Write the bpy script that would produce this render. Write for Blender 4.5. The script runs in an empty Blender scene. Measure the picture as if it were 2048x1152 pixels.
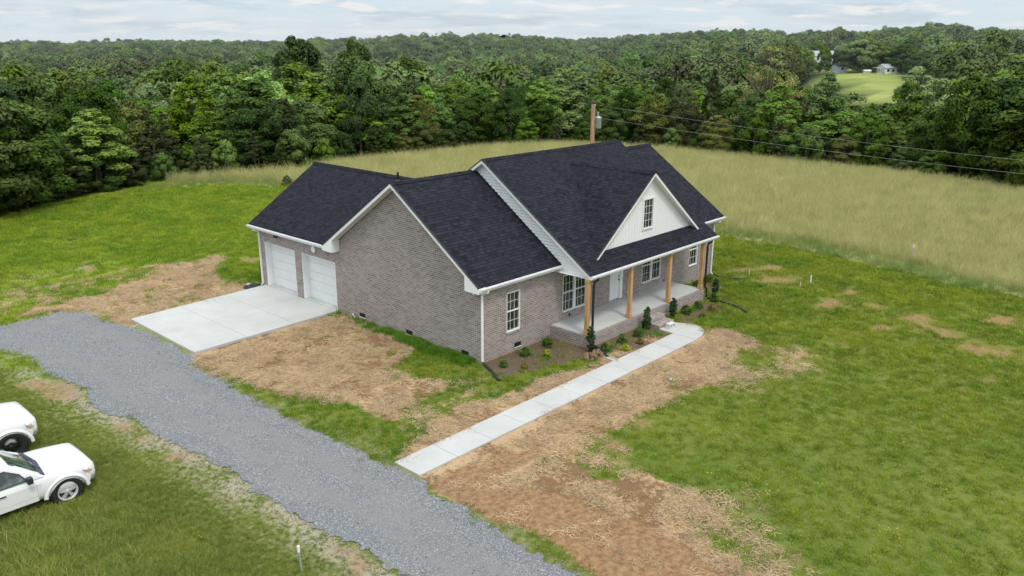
# measured positions, metres
ROAD = [(-14.55,18.34),(-10.46,17.18),(-9.36,17.12),(-8.36,17.2),(-7.18,16.55),(-7.24,15.35),(-7.29,14.47),(-7.07,13.78),(-6.79,13.03),(-6.73,10.52),(-6.74,8.31),(-7.16,6.93),(-7.16,5.54),(-7.23,4.15),(-7.22,3.04),(-7.23,1.79),(-7.25,0.84),(-7.21,0.01),(-7.16,-0.84),(-7.09,-1.56),(-7.05,-2.47),(-7.03,-3.28),(-6.94,-3.74),(-6.92,-4.74),(-7.22,-5.48),(-7.07,-5.95),(-7.03,-6.37),(-7.19,-6.89),(-7.31,-7.33),(-7.32,-7.85),(-7.36,-8.33),(-7.36,-9.13),(-7.36,-9.96),(-7.45,-11.52),(-7.7,-12.87),(-10.11,-10.47),(-9.96,-8.93),(-9.99,-7.24),(-9.95,-6.46),(-9.85,-5.66),(-9.96,-5.07),(-10.05,-4.39),(-10.05,-3.65),(-10.06,-2.98),(-10.14,-2.2),(-10.13,-1.22),(-10.12,-0.54),(-10.12,0.03),(-10.14,0.49),(-10.16,1.16),(-10.34,2.0),(-10.38,3.16),(-10.55,4.82),(-10.98,6.38),(-10.89,7.41),(-10.71,8.09),(-10.76,9.25),(-11.0,10.61),(-10.86,12.54),(-11.35,14.18),(-15.16,15.04)]
WALK = [(-6.856,-3.604),(7.4,-3.417),(7.502,-2.749),(8.595,-2.742),(8.657,-3.441),(8.469,-4.009),(8.172,-4.404),(7.68,-4.467),(6.774,-4.436),(5.869,-4.37),(-6.872,-4.629)]
DRIVE = [(-6.832,8.109),(-6.758,13.353),(-0.117,14.215),(-0.043,8.562)]
STRAW = [[(-4.72,23.7),(-3.9,23.53),(-3.42,22.33),(-1.81,21.77),(-0.19,20.94),(1.61,21.98),(1.58,20.75),(-0.23,18.57),(-0.99,16.74),(-0.39,15.11),(0.0,14.21),(-6.74,13.43),(-7.16,15.55),(-8.06,17.48),(-10.21,18.02),(-9.59,20.1),(-8.28,20.42),(-6.99,21.1),(-5.53,22.02)],[(0.13,8.81),(-6.74,8.31),(-7.08,6.91),(-7.07,4.7),(-6.74,3.68),(-5.99,1.9),(-5.45,0.49),(-5.25,-0.78),(-4.86,-1.97),(-4.72,-2.6),(-5.6,-2.6),(-6.58,-3.1),(-6.8,-3.57),(-2.71,-3.5),(-0.19,-3.41),(4.28,-3.32),(2.87,-2.98),(-0.01,-2.37),(-1.76,-2.61),(-2.04,-0.53),(-2.42,0.83),(-2.43,2.17),(-0.12,3.04),(0.22,6.06)],[(8.13,-3.9),(9.6,-4.32),(9.33,-5.35),(8.56,-6.8),(8.35,-7.5),(7.59,-7.57),(5.88,-7.35),(4.47,-7.14),(2.33,-6.68),(0.43,-6.58),(-1.53,-6.48),(-2.68,-6.63),(-3.46,-7.06),(-3.65,-8.05),(-2.47,-8.53),(-2.45,-10.08),(-2.98,-11.24),(-3.64,-12.38),(-4.27,-13.41),(-5.22,-14.7),(-7.29,-12.03),(-6.72,-9.92),(-6.59,-8.78),(-6.69,-7.26),(-6.8,-6.13),(-7.08,-5.3),(-6.82,-4.57)]]
GREEN = [[(-0.26,3.18),(-0.2,1.96),(-0.23,-0.17),(-0.17,-1.11),(0.76,-1.7),(2.62,-1.78),(3.4,-2.47),(2.87,-2.98),(1.5,-2.69),(-0.01,-2.37),(-1.25,-2.58),(-1.82,-2.43),(-1.98,-1.2),(-2.04,-0.03),(-2.34,0.93),(-2.76,2.05),(-1.88,2.28)],[(-7.08,6.91),(-6.74,5.29),(-6.67,3.79),(-6.1,2.3),(-5.55,1.43),(-5.29,0.7),(-5.25,-0.53),(-5.17,-1.63),(-4.46,-2.39),(-4.84,-2.76),(-5.6,-2.6),(-6.39,-3.09),(-7.03,-3.32),(-7.09,-1.56),(-7.21,0.01),(-7.23,1.79),(-7.23,4.15)],[(-0.02,18.62),(3.18,18.16),(1.07,14.82),(-0.48,14.96),(-0.94,16.69)]]
FAINT = [[(-4.1,-0.11),(-1.74,-0.22),(-1.34,-1.27),(-1.76,-2.61),(-4.77,-2.55),(-5.17,-1.63)],[(-3.37,-5.89),(-1.79,-6.68),(-2.42,-8.17),(-3.62,-7.7)],[(-2.9,-9.6),(-1.83,-11.46),(-3.97,-13.73),(-5.09,-12.52)],[(7.28,-5.6),(9.9,-7.59),(7.94,-9.2),(4.98,-8.0),(3.52,-7.66)],[(-8.24,24.62),(-3.92,25.6),(-1.93,20.63),(-5.94,18.62),(-10.21,18.02)]]
DIRT = [[(-6.8,-4.6),(-6.06,-4.89),(-4.71,-5.1),(-3.32,-5.28),(-2.94,-5.82),(-3.75,-6.13),(-5.09,-5.93),(-5.92,-5.8),(-6.55,-5.87),(-7.02,-5.9),(-7.08,-5.3)],[(-6.94,-5.45),(-6.28,-6.16),(-5.29,-6.48),(-4.95,-7.58),(-4.64,-8.79),(-4.71,-10.19),(-4.76,-11.32),(-5.02,-12.61),(-6.04,-14.24),(-7.76,-11.74),(-6.87,-10.03),(-6.75,-8.76),(-6.82,-7.38),(-7.09,-6.16)],[(-6.83,-4.83),(-7.23,-5.67),(-7.0,-6.33),(-6.68,-5.55)]]
MULCH = [[(-0.06,-0.01),(4.47,0.49),(4.44,-1.8),(3.57,-2.57),(2.96,-2.22),(1.57,-1.94),(0.6,-1.6),(-0.34,-1.39),(-0.32,-0.76)],[(4.3,-1.66),(7.74,-1.9),(7.71,-2.76),(7.47,-3.38),(3.64,-3.37),(3.65,-2.51)],[(9.14,-2.46),(12.44,-1.87),(12.58,-2.68),(11.7,-3.41),(10.05,-3.13),(8.88,-3.11)],[(14.03,-0.68),(16.1,-0.47),(15.65,-1.53),(14.04,-1.87),(13.23,-1.6)]]
BARE = [[(16.32,-6.73),(15.85,-6.79),(15.38,-6.64),(15.1,-6.34),(15.1,-6.0),(15.39,-5.75),(15.86,-5.68),(16.34,-5.82),(16.64,-6.13),(16.63,-6.48)],[(18.6,-3.87),(18.07,-3.84),(17.39,-3.44),(16.82,-2.84),(16.56,-2.25),(16.72,-1.9),(17.24,-1.91),(17.93,-2.31),(18.52,-2.92),(18.77,-3.52)],[(16.62,-6.5),(16.29,-6.54),(15.98,-6.44),(15.78,-6.24),(15.79,-6.01),(15.99,-5.84),(16.31,-5.79),(16.63,-5.89),(16.83,-6.1),(16.82,-6.33)],[(18.56,-6.64),(18.26,-6.67),(17.97,-6.57),(17.79,-6.38),(17.79,-6.17),(17.97,-6.02),(18.26,-5.98),(18.56,-6.08),(18.74,-6.27),(18.74,-6.49)],[(16.89,-10.17),(16.4,-10.22),(15.96,-10.1),(15.73,-9.85),(15.78,-9.57),(16.12,-9.36),(16.61,-9.3),(17.06,-9.43),(17.31,-9.68),(17.24,-9.97)],[(15.96,-10.61),(15.69,-10.63),(15.44,-10.57),(15.32,-10.44),(15.36,-10.29),(15.56,-10.18),(15.83,-10.15),(16.08,-10.21),(16.21,-10.34),(16.16,-10.49)],[(14.69,-13.31),(14.25,-13.3),(13.82,-13.12),(13.54,-12.83),(13.53,-12.54),(13.79,-12.36),(14.22,-12.36),(14.67,-12.54),(14.96,-12.84),(14.96,-13.14)],[(15.45,-11.66),(15.02,-11.7),(14.64,-11.6),(14.45,-11.41),(14.52,-11.18),(14.84,-11.01),(15.27,-10.96),(15.67,-11.06),(15.86,-11.26),(15.78,-11.5)],[(14.85,-14.02),(14.43,-14.02),(14.04,-13.87),(13.82,-13.64),(13.84,-13.4),(14.12,-13.24),(14.54,-13.23),(14.94,-13.38),(15.17,-13.63),(15.14,-13.87)],[(14.35,-12.32),(14.17,-12.32),(14.01,-12.26),(13.91,-12.15),(13.91,-12.04),(14.02,-11.97),(14.2,-11.97),(14.37,-12.03),(14.47,-12.14),(14.46,-12.25)],[(19.24,-13.14),(18.69,-13.11),(18.14,-12.86),(17.78,-12.49),(17.75,-12.12),(18.06,-11.9),(18.61,-11.91),(19.18,-12.16),(19.55,-12.55),(19.57,-12.93)],[(9.16,-8.5),(8.88,-8.51),(8.56,-8.36),(8.33,-8.11),(8.26,-7.85),(8.38,-7.68),(8.66,-7.67),(8.98,-7.82),(9.22,-8.07),(9.29,-8.34)],[(20.41,-2.13),(19.98,-2.17),(19.51,-1.98),(19.18,-1.64),(19.11,-1.26),(19.33,-0.99),(19.76,-0.93),(20.24,-1.12),(20.58,-1.48),(20.64,-1.86)],[(18.8,-1.14),(18.5,-1.15),(18.14,-0.98),(17.86,-0.68),(17.75,-0.37),(17.87,-0.17),(18.17,-0.15),(18.53,-0.32),(18.82,-0.63),(18.92,-0.94)],[(14.48,-9.5),(14.12,-9.53),(13.77,-9.41),(13.56,-9.19),(13.57,-8.95),(13.8,-8.77),(14.17,-8.73),(14.53,-8.85),(14.74,-9.08),(14.72,-9.32)],[(11.39,-9.18),(11.11,-9.21),(10.83,-9.11),(10.65,-8.92),(10.64,-8.71),(10.81,-8.56),(11.09,-8.53),(11.38,-8.63),(11.56,-8.83),(11.57,-9.04)],[(6.4,-8.89),(6.2,-8.89),(5.95,-8.77),(5.76,-8.57),(5.7,-8.36),(5.78,-8.23),(5.99,-8.22),(6.24,-8.34),(6.43,-8.55),(6.5,-8.76)],[(4.11,-8.87),(3.91,-8.88),(3.68,-8.79),(3.52,-8.61),(3.47,-8.42),(3.57,-8.29),(3.77,-8.27),(4.0,-8.36),(4.17,-8.54),(4.21,-8.74)],[(17.37,-8.16),(17.04,-8.18),(16.71,-8.06),(16.5,-7.84),(16.49,-7.6),(16.69,-7.44),(17.02,-7.41),(17.36,-7.53),(17.57,-7.76),(17.57,-8.0)],[(11.37,-14.17),(11.09,-14.17),(10.83,-14.08),(10.68,-13.92),(10.7,-13.76),(10.89,-13.66),(11.16,-13.65),(11.43,-13.74),(11.58,-13.9),(11.56,-14.07)],[(9.57,-12.89),(9.37,-12.89),(9.15,-12.8),(9.0,-12.64),(8.98,-12.49),(9.1,-12.39),(9.31,-12.39),(9.53,-12.49),(9.68,-12.64),(9.69,-12.8)],[(-0.42,-9.26),(-0.62,-9.3),(-0.83,-9.24),(-0.97,-9.08),(-1.0,-8.9),(-0.89,-8.76),(-0.69,-8.72),(-0.48,-8.78),(-0.33,-8.94),(-0.31,-9.12)],[(-2.61,-11.31),(-2.78,-11.33),(-2.98,-11.23),(-3.13,-11.06),(-3.19,-10.88),(-3.12,-10.76),(-2.95,-10.75),(-2.75,-10.84),(-2.58,-11.01),(-2.53,-11.19)],[(-0.09,-8.49),(-0.33,-8.56),(-0.57,-8.5),(-0.72,-8.35),(-0.72,-8.15),(-0.58,-7.98),(-0.34,-7.9),(-0.09,-7.96),(0.06,-8.12),(0.06,-8.32)],[(2.79,-12.47),(2.68,-12.47),(2.56,-12.4),(2.46,-12.3),(2.43,-12.2),(2.47,-12.14),(2.57,-12.14),(2.69,-12.21),(2.79,-12.31),(2.83,-12.41)],[(6.28,-13.35),(6.16,-13.34),(6.01,-13.25),(5.89,-13.13),(5.85,-13.01),(5.9,-12.94),(6.02,-12.95),(6.17,-13.04),(6.29,-13.17),(6.34,-13.29)],[(-2.77,18.86),(-2.98,18.71),(-3.3,18.82),(-3.61,19.14),(-3.78,19.56),(-3.77,19.91),(-3.56,20.07),(-3.24,19.96),(-2.93,19.64),(-2.75,19.21)],[(-7.32,18.97),(-7.53,18.82),(-7.9,18.97),(-8.27,19.36),(-8.51,19.86),(-8.54,20.26),(-8.33,20.42),(-7.96,20.27),(-7.58,19.87),(-7.33,19.37)],[(7.57,-9.8),(7.36,-9.81),(7.11,-9.69),(6.93,-9.49),(6.87,-9.29),(6.97,-9.16),(7.18,-9.16),(7.43,-9.28),(7.61,-9.48),(7.67,-9.68)],[(-10.6,8.59),(-10.89,8.39),(-11.36,8.59),(-11.85,9.11),(-12.17,9.76),(-12.21,10.3),(-11.93,10.52),(-11.45,10.32),(-10.94,9.78),(-10.62,9.12)],[(-10.7,7.49),(-10.92,7.32),(-11.26,7.44),(-11.6,7.8),(-11.81,8.27),(-11.82,8.68),(-11.6,8.87),(-11.26,8.76),(-10.91,8.39),(-10.69,7.9)],[(-10.52,3.84),(-10.69,3.73),(-10.94,3.83),(-11.19,4.1),(-11.35,4.43),(-11.34,4.72),(-11.18,4.83),(-10.92,4.74),(-10.67,4.46),(-10.51,4.12)],[(-10.36,1.07),(-10.51,0.98),(-10.75,1.09),(-10.99,1.34),(-11.13,1.64),(-11.12,1.88),(-10.97,1.97),(-10.73,1.87),(-10.49,1.62),(-10.35,1.31)],[(-10.01,-4.02),(-10.15,-4.1),(-10.33,-4.05),(-10.48,-3.88),(-10.55,-3.67),(-10.51,-3.49),(-10.38,-3.4),(-10.2,-3.45),(-10.04,-3.62),(-9.97,-3.84)],[(-9.8,-6.0),(-9.98,-6.07),(-10.22,-5.97),(-10.44,-5.74),(-10.55,-5.47),(-10.51,-5.24),(-10.33,-5.16),(-10.08,-5.26),(-9.86,-5.49),(-9.76,-5.78)],[(-9.97,-0.3),(-10.06,-0.39),(-10.18,-0.38),(-10.27,-0.29),(-10.3,-0.14),(-10.26,0.01),(-10.17,0.1),(-10.05,0.1),(-9.96,-0.0),(-9.93,-0.16)],[(-9.87,-6.54),(-9.98,-6.58),(-10.14,-6.51),(-10.28,-6.36),(-10.35,-6.18),(-10.33,-6.04),(-10.22,-6.0),(-10.06,-6.07),(-9.92,-6.23),(-9.84,-6.4)],[(-10.59,2.72),(-10.74,2.57),(-10.95,2.6),(-11.13,2.79),(-11.22,3.08),(-11.18,3.36),(-11.03,3.52),(-10.82,3.5),(-10.63,3.3),(-10.54,3.0)],[(-4.19,23.0),(-4.43,22.61),(-4.71,22.52),(-4.92,22.74),(-4.99,23.2),(-4.88,23.73),(-4.64,24.12),(-4.35,24.23),(-4.13,24.01),(-4.07,23.53)],[(2.63,18.73),(2.26,18.41),(1.84,18.43),(1.5,18.78),(1.39,19.33),(1.53,19.88),(1.89,20.22),(2.33,20.21),(2.68,19.85),(2.79,19.28)],[(0.07,15.88),(-0.16,15.67),(-0.42,15.68),(-0.63,15.89),(-0.7,16.24),(-0.6,16.58),(-0.38,16.8),(-0.11,16.8),(0.1,16.58),(0.16,16.23)],[(0.46,-7.39),(0.18,-7.44),(-0.13,-7.33),(-0.35,-7.09),(-0.41,-6.81),(-0.28,-6.6),(-0.01,-6.53),(0.31,-6.64),(0.54,-6.89),(0.6,-7.18)],[(-1.45,-7.5),(-1.71,-7.58),(-1.99,-7.51),(-2.17,-7.32),(-2.19,-7.07),(-2.04,-6.86),(-1.78,-6.77),(-1.5,-6.84),(-1.31,-7.04),(-1.29,-7.29)],[(7.85,-9.78),(7.68,-9.78),(7.47,-9.69),(7.32,-9.53),(7.28,-9.37),(7.37,-9.26),(7.55,-9.26),(7.75,-9.35),(7.9,-9.51),(7.94,-9.68)],[(-10.04,-6.75),(-10.18,-6.79),(-10.38,-6.69),(-10.56,-6.5),(-10.67,-6.27),(-10.65,-6.11),(-10.51,-6.06),(-10.31,-6.16),(-10.12,-6.36),(-10.02,-6.59)],[(-9.94,-4.73),(-10.02,-4.78),(-10.14,-4.74),(-10.24,-4.64),(-10.29,-4.5),(-10.26,-4.38),(-10.17,-4.33),(-10.05,-4.37),(-9.95,-4.48),(-9.91,-4.62)],[(-10.16,1.16),(-10.25,1.1),(-10.38,1.14),(-10.5,1.27),(-10.56,1.43),(-10.55,1.57),(-10.46,1.63),(-10.33,1.59),(-10.21,1.46),(-10.15,1.29)]]
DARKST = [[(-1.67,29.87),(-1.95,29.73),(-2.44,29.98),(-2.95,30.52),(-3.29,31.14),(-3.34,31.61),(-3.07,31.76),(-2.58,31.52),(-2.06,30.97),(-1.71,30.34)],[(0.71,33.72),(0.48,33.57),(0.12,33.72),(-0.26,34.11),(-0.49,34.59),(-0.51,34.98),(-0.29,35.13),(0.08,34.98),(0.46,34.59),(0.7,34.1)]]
LUSH = [[(0.44,21.03),(-0.06,20.68),(-0.78,20.9),(-1.44,21.59),(-1.81,22.51),(-1.74,23.32),(-1.26,23.71),(-0.52,23.51),(0.17,22.78),(0.53,21.83)],[(1.32,23.27),(0.58,22.9),(-0.58,23.42),(-1.73,24.62),(-2.45,26.07),(-2.49,27.25),(-1.78,27.7),(-0.59,27.21),(0.62,25.94),(1.35,24.43)],[(16.43,-3.21),(15.7,-3.28),(14.88,-2.93),(14.28,-2.3),(14.11,-1.61),(14.45,-1.12),(15.17,-1.02),(16.02,-1.37),(16.65,-2.03),(16.8,-2.74)],[(24.14,-3.81),(23.08,-3.77),(21.81,-3.08),(20.79,-2.01),(20.39,-0.95),(20.76,-0.27),(21.79,-0.26),(23.11,-0.94),(24.19,-2.07),(24.57,-3.17)],[(17.06,-5.63),(16.45,-5.66),(15.78,-5.35),(15.3,-4.84),(15.17,-4.3),(15.45,-3.93),(16.05,-3.89),(16.74,-4.19),(17.24,-4.72),(17.36,-5.27)],[(11.62,-5.08),(10.93,-5.12),(10.14,-4.74),(9.53,-4.09),(9.31,-3.4),(9.58,-2.92),(10.26,-2.85),(11.08,-3.22),(11.73,-3.91),(11.93,-4.62)],[(16.8,-1.72),(16.32,-1.82),(15.84,-1.67),(15.52,-1.35),(15.5,-0.95),(15.77,-0.65),(16.25,-0.54),(16.75,-0.68),(17.07,-1.02),(17.09,-1.42)],[(0.81,15.74),(0.31,15.36),(-0.3,15.46),(-0.81,16.0),(-1.03,16.78),(-0.88,17.52),(-0.4,17.94),(0.24,17.86),(0.77,17.3),(0.99,16.48)],[(-1.06,-8.45),(-1.28,-8.51),(-1.52,-8.45),(-1.67,-8.28),(-1.69,-8.08),(-1.57,-7.91),(-1.34,-7.84),(-1.1,-7.9),(-0.94,-8.07),(-0.92,-8.28)],[(2.84,-10.18),(2.61,-10.2),(2.37,-10.11),(2.21,-9.93),(2.18,-9.74),(2.29,-9.6),(2.51,-9.57),(2.76,-9.66),(2.93,-9.85),(2.96,-10.04)],[(-0.84,-10.28),(-1.03,-10.31),(-1.23,-10.24),(-1.36,-10.09),(-1.39,-9.92),(-1.29,-9.79),(-1.1,-9.76),(-0.9,-9.83),(-0.76,-9.98),(-0.74,-10.15)],[(-5.78,18.45),(-6.11,18.27),(-6.66,18.53),(-7.23,19.13),(-7.61,19.85),(-7.65,20.42),(-7.34,20.63),(-6.78,20.37),(-6.19,19.75),(-5.81,19.02)],[(-3.33,14.77),(-3.68,14.62),(-4.23,14.9),(-4.79,15.49),(-5.15,16.18),(-5.17,16.71),(-4.84,16.87),(-4.28,16.6),(-3.7,15.99),(-3.34,15.29)]]
HAY = [(7.02,43.19),(10.21,44.46),(12.66,42.63),(14.36,40.2),(15.64,37.87),(16.71,31.39),(20.02,22.85),(23.32,12.0),(24.89,4.44),(24.43,1.89),(24.94,-0.93),(24.33,-4.01),(23.57,-6.85),(22.89,-9.39),(23.13,-12.49),(22.21,-18.12),(18.61,-24.32),(49.87,-22.0),(53.26,-14.17),(54.82,-5.97),(55.97,-0.31),(57.18,6.3),(56.3,12.95),(56.43,18.16),(56.93,24.05),(56.75,29.46),(53.4,37.84),(46.46,42.86),(36.26,43.77),(30.06,44.83),(21.67,44.15),(15.56,46.3),(11.09,46.71)]
EDGE = [(-22.59,14.66),(-14.82,31.54),(-6.95,38.0),(-3.56,40.35),(-1.18,42.17),(2.37,43.83),(6.38,44.78),(10.55,46.91),(15.7,46.55),(21.83,44.41),(30.28,45.11),(36.52,44.05),(46.46,42.86),(53.76,38.12),(57.12,29.7),(57.28,24.25),(56.77,18.33),(56.62,13.09),(57.49,6.41),(56.25,-0.23),(55.08,-5.92),(53.72,-14.12),(50.84,-22.0),(41.17,-32.2)]
U_FLOW = [(-6.79,-2.01),(-6.55,-2.05),(-1.71,-0.06),(0.3,-1.87),(0.96,-9.15),(3.7,-9.0),(3.27,-9.88),(-0.66,-10.86),(1.84,-11.01),(0.1,-13.53),(0.38,-12.36),(0.88,-14.01),(-2.9,-12.89),(-1.0,-6.08),(-1.56,-11.04),(6.91,-10.67),(5.28,-14.23),(2.31,-14.43),(-14.49,1.43),(-12.6,-1.57),(-12.83,-2.81),(-1.78,-14.68)]
CLODS = [(3.47,-2.46)]
TREES = [(20,-1.1,43.0,6.9,3.99,0),(-60,-3.6,42.0,7.8,3.49,0),(116,2.3,45.4,4.0,1.76,4),(180,5.5,47.1,5.8,1.96,2),(162,9.5,59.1,6.4,2.15,1),(60,10.1,73.7,6.7,3.11,1),(235,14.6,64.2,4.9,2.77,3),(250,17.7,69.9,4.6,2.61,3),(300,11.7,50.9,4.4,2.93,4),(347,35.3,94.7,7.0,3.87,1),(393,25.4,69.1,5.9,3.34,2),(420,21.1,58.4,4.1,2.42,2),(505,24.7,56.3,6.9,3.11,5),(458,26.9,65.0,5.8,1.77,2),(430,43.6,98.7,7.1,3.44,0),(407,17.5,53.2,2.8,2.75,4),(455,19.6,53.0,1.3,2.03,6),(588,33.6,62.3,8.1,3.28,2),(640,39.0,65.3,7.0,2.14,2),(592,64.1,108.1,10.7,4.29,1),(708,83.7,117.7,10.2,3.36,1),(704,42.4,63.4,8.8,3.29,0),(580,27.4,54.2,3.0,2.25,4),(540,24.4,53.3,0.8,1.88,6),(824,51.8,63.5,5.7,3.88,1),(810,77.4,95.0,7.7,4.12,0),(780,41.1,55.1,1.0,2.72,6),(650,31.4,54.0,0.8,2.75,6),(885,57.5,63.9,5.0,2.78,2),(917,62.7,66.2,5.8,2.76,0),(760,44.9,61.6,3.4,2.54,0),(960,61.8,61.1,3.6,2.52,2),(1000,69.4,64.5,4.1,2.54,3),(1035,70.0,61.6,4.6,2.96,1),(1118,68.7,52.9,6.4,3.21,2),(1080,68.1,55.7,3.6,2.83,0),(1165,71.0,50.6,2.7,2.38,3),(1220,74.2,48.3,5.1,2.12,2),(1245,71.7,44.4,3.0,2.18,2),(1276,77.4,46.0,5.5,2.43,2),(1322,80.2,44.0,3.8,1.74,5),(1345,72.0,36.9,2.4,2.64,1),(1378,75.6,36.7,3.3,2.03,3),(1425,72.3,31.4,2.5,2.45,4),(1470,75.7,30.5,5.3,2.96,0),(1500,68.7,24.7,2.8,2.42,0),(1545,75.7,26.1,10.3,4.26,7),(1575,74.2,22.8,4.0,2.52,7),(1530,70.4,24.0,5.6,3.42,7),(1620,69.0,17.8,3.2,2.36,3),(1655,160.1,52.9,1.4,2.37,1),(1655,80.4,20.6,3.7,2.11,0),(1679,73.2,16.4,4.8,2.68,2),(1706,80.9,17.9,5.1,2.62,2),(1767,68.1,9.8,4.0,2.55,5),(1720,68.0,12.0,2.7,2.51,0),(1836,205.3,48.8,5.0,3.73,8),(1822,84.8,12.8,6.3,2.54,2),(1878,88.4,10.8,6.5,3.15,8),(1905,74.9,5.4,4.9,2.99,9),(1864,63.6,3.8,3.4,3.5,6),(1960,68.7,1.2,4.3,2.22,0),(1990,70.4,0.6,6.1,2.82,5),(2040,62.2,-2.9,8.1,3.16,1),(2100,57.0,-6.1,7.8,3.33,0),(1935,144.4,21.8,4.5,3.1,1),(1740,64.4,9.6,1.7,1.97,1),(1645,65.6,14.9,2.2,2.25,4),(1590,67.1,18.5,1.7,2.32,1),(1530,67.0,21.8,0.6,2.36,4),(1440,67.1,27.4,0.2,2.18,4),(1560,112.2,41.5,3.9,2.13,3),(1722,357.4,120.1,12.0,8.35,8),(1728,367.2,122.5,13.3,10.07,0),(1752,362.3,115.4,11.6,7.42,5),(1652,357.9,135.4,8.9,3.49,0),(1636,455.1,180.2,11.6,6.92,0),(1612,438.9,179.9,8.9,4.89,1),(1690,390.7,139.5,8.4,5.91,1),(1583,454.1,195.0,7.6,6.35,1),(1812,365.2,103.6,10.4,7.4,1),(1826,358.4,98.4,8.9,6.29,0),(1845,430.2,116.8,11.3,11.48,1),(1775,472.8,147.6,8.0,7.62,1),(1890,394.5,96.2,9.6,10.51,1),(1845,344.2,90.1,7.1,6.96,1),(1880,298.0,70.3,6.0,7.26,1)]
H1 = (360.26,105.85,-0.95)
H2 = (445.5,177.28,1.35)
SH = (357.52,128.2,-0.65)
SHEDW = (352.12,114.12,-1.0)
POLE = (21.95,11.82,7.69)
W1 = (29.53,-10.22,5.92)
W2 = (29.55,-10.33,5.23)
TR = (22.12,11.59,6.48)
BIRD = (24.21,21.56,11.55)
POLEF = (334.69,87.2,0.15)
POLEG = (427.26,204.86,3.52)
CAM = {'loc': [-19.6166,-19.4262,11.1877],'yaw': -47.57862655701805,'pitch': -16.72466699027396,'roll': 0.3137518275833667,'f': 1637.20571726786}
import bpy, bmesh, math, random
import numpy as np
from mathutils import Vector, Matrix, Euler, noise
from mathutils.geometry import delaunay_2d_cdt
random.seed(7); rng = np.random.default_rng(7)
S = bpy.context.scene; COL = S.collection
R = math.radians

# ------------------------------------------------------------------ helpers
def tag(o, label=None, cat=None, group=None, kind=None):
    if label: o['label'] = label
    if cat: o['category'] = cat
    if group: o['group'] = group
    if kind: o['kind'] = kind
    return o

def empty(name, label, cat, loc=(0, 0, 0), rz=0, group=None):
    o = bpy.data.objects.new(name, None); COL.objects.link(o)
    o.location = loc; o.rotation_euler = (0, 0, rz); o.empty_display_size = .2
    return tag(o, label, cat, group)

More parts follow.
